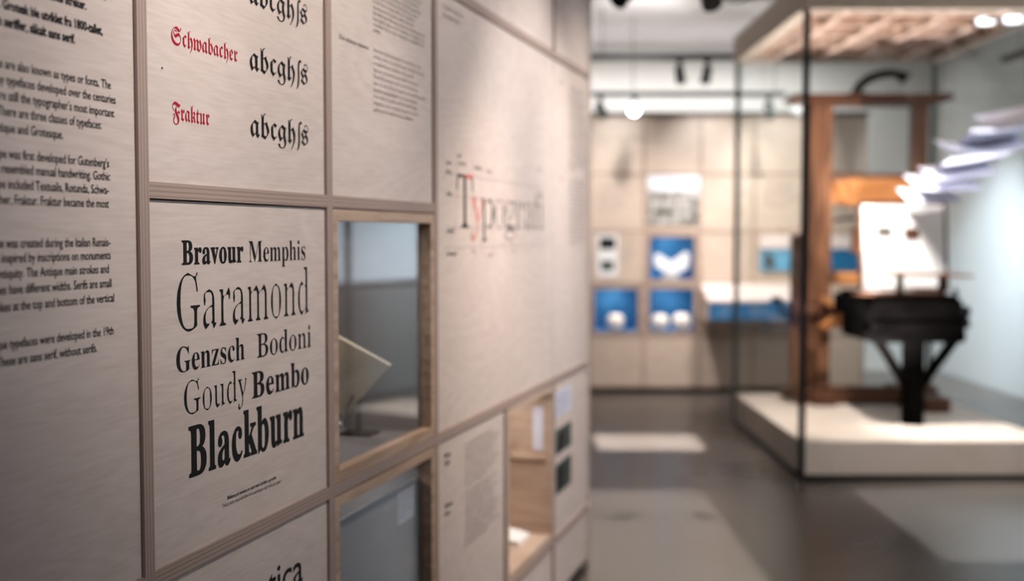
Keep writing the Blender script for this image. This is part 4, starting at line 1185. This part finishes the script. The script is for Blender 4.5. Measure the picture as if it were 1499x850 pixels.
# sloped counter with a blue front
ct = thing('counter_desk', 'white topped display counter with a dark blue lettered front on the far wall', 'counter', (2.2, FY - .2, .70))
MB().box(1.79, 2.76, FY - .38, FY - .001, .70, .875, .004).build('counter_body', 'birch_far', ct)
cx = bpy.data.objects
MB().slab([(1.785, FY - .40, .880), (2.765, FY - .40, .880), (2.765, FY - .002, 1.02), (1.785, FY - .002, 1.02)], .02).build('counter_top', 'pink_white', ct)
MB().prism([(1.80, .876), (2.75, .876), (2.75, .879), (1.80, .879)], FY - .38, FY - .30).build('top_batten', 'birch_far', ct)
fp = MB().box(1.80, 2.75, FY - .392, FY - .381, .722, .872).build('front_panel', 'blue_panel', ct)
for i in range(3):
    parts = [(typed(ln, 0.004, 1, 1), 0, -k * 1.5, 1) for k, ln in enumerate(paragraph(3, 18, 60 + i, .7).split('\n'))]
    ink(join_meshes(parts), 'text_column', 'sheet_paper', fp, 1.88 + .3 * i, .83, FY - .392, .022, .22)


def far_picture(x0, x1, mt, label):
    t = thing('blue_picture', label, 'picture', ((x0 + x1) / 2, FY - .02, 1.16))
    MB().box(x0, x1, FY - .04, FY + .004, 1.16, 1.365, .002).build('picture_field', mt, t)
    MB().box(x0, x1, FY - .06, FY + .004, 1.367, 1.49, .002).build('lit_strip', 'pink_white', t)  # pale strip painted as the lit top of a niche
    return t


w1 = far_picture(2.335, 2.786, 'light_blue_panel', 'wide light blue picture with a small dark figure on the far wall')
MB().tube([(2.42, FY - .042, 1.24), (2.42, FY - .052, 1.24)], .055, 20).tube([(2.40, FY - .042, 1.30), (2.40, FY - .05, 1.30)], .03, 16).build('figure', 'grey_metal', w1)
far_picture(2.99, 3.285, 'blue_panel', 'small blue picture seen right of the near press cheek')

# ================================================================== TRACKS AND SPOTS
def track(name, a, b, z, label, material='black_metal', w=.035, drops=()):
    a, b = Vector(a), Vector(b)
    t = thing(name, label, 'lighting track', ((a + b) / 2)[:2] + (z,) if False else ((a.x + b.x) / 2, (a.y + b.y) / 2, z))
    MB().bar((a.x, a.y, z), (b.x, b.y, z), w, w).build('rail', material, t)
    for q in drops:
        MB().tube([(q[0], q[1], z + w / 2), (q[0], q[1], 3.399)], .004, 8).build('drop_rod', material, t)
    return t


track('lighting_track', (.0, 9.6), (2.6, 9.6), 2.985, 'black lighting track hung across the room behind the showcase', w=.05, drops=((.76, 9.6), (2.2, 9.6)))
track('lighting_track', (.0, 10.0), (2.39, 10.0), 2.725, 'thin grey green lighting track in front of the far wall, lowest of the tracks', 'grey_metal', .04, drops=((1.06, 10.0), (.3, 10.0), (2.3, 10.0)))
track('lighting_track', (-.4, 6.0), (1.5, 6.0), 2.93, 'lighting track nearest the camera, carrying two dark spots', w=.035, drops=((0., 6.0), (1.3, 6.0)))
track('lighting_track', (4.40, 10.25), (4.40, 5.0), 3.06, 'black lighting track running along the right wall', w=.05, drops=((4.40, 9.9), (4.40, 6.)))


def spot(x, y, z, tilt, turn, label, lit=False, k=1.0, material='black_metal', top=.0):
    """track head: adapter, stem, yoke and can, hanging from z"""
    t = thing('track_spot', label, 'spotlight', (x, y, z))
    MB().box(x - .022 * k, x + .022 * k, y - .02 * k, y + .02 * k, z - .028 * k - top, z - top).build('adapter', material, t)
    MB().tube([(x, y, z - .028 * k - top), (x, y, z - .065 * k - top)], .009 * k, 10).build('stem', material, t)
    d = Vector((math.sin(turn) * math.sin(tilt), -math.cos(turn) * math.sin(tilt), -math.cos(tilt)))
    c = Vector((x, y, z - .10 * k - top))
    a, b = c - d * .055 * k, c + d * .095 * k
    MB().tube([a, a + d * .01 * k, b - d * .02 * k, b], [.028 * k, .038 * k, .042 * k, .044 * k], 20).build('can', material, t)
    if lit:
        MB().tube([b + d * .001, b + d * .006], .042 * k, 20).build('lens', 'bulb', t)
    return t


spot(.62, 6.0, 2.9125, 0.9, -.9, 'dark track spot at the top edge next to the left wall end', k=1.25)
spot(1.02, 6.0, 2.9125, 0.55, .3, 'dark track spot at the top edge between wall end and showcase', k=1.25)
spot(1.408, 9.6, 2.96, 0.4, .2, 'small dark spot on the black track, the left of its pair')
spot(1.637, 9.6, 2.96, 0.5, -.5, 'small dark spot on the black track nearest the showcase corner')
spot(.773, 10.0, 2.705, 0.7, .5, 'small dark spot on the grey green track by the left wall end', material='grey_metal')
spot(1.069, 10.0, 2.705, 1.45, -.1, 'lit track spot glaring white toward the camera', lit=True, k=1.15)
spot(2.25, 10.0, 2.705, 0.3, .3, 'small grey spot near the right end of the grey green track', material='grey_metal')
dl = thing('ceiling_downlight', 'small white ceiling downlight at the top edge left of the canopy', 'ceiling light', (1.86, 9.33, 3.4))
MB().lathe([(.055, 0), (.075, 0), (.075, .02), (.055, .02)], (1.86, 9.33, 3.379), 24).build('rim', 'plaster_white', dl)
MB().lathe([(0, 0), (.055, 0), (.055, .02), (0, .02)], (1.86, 9.33, 3.3795), 24).build('diffuser', 'downlight', dl)
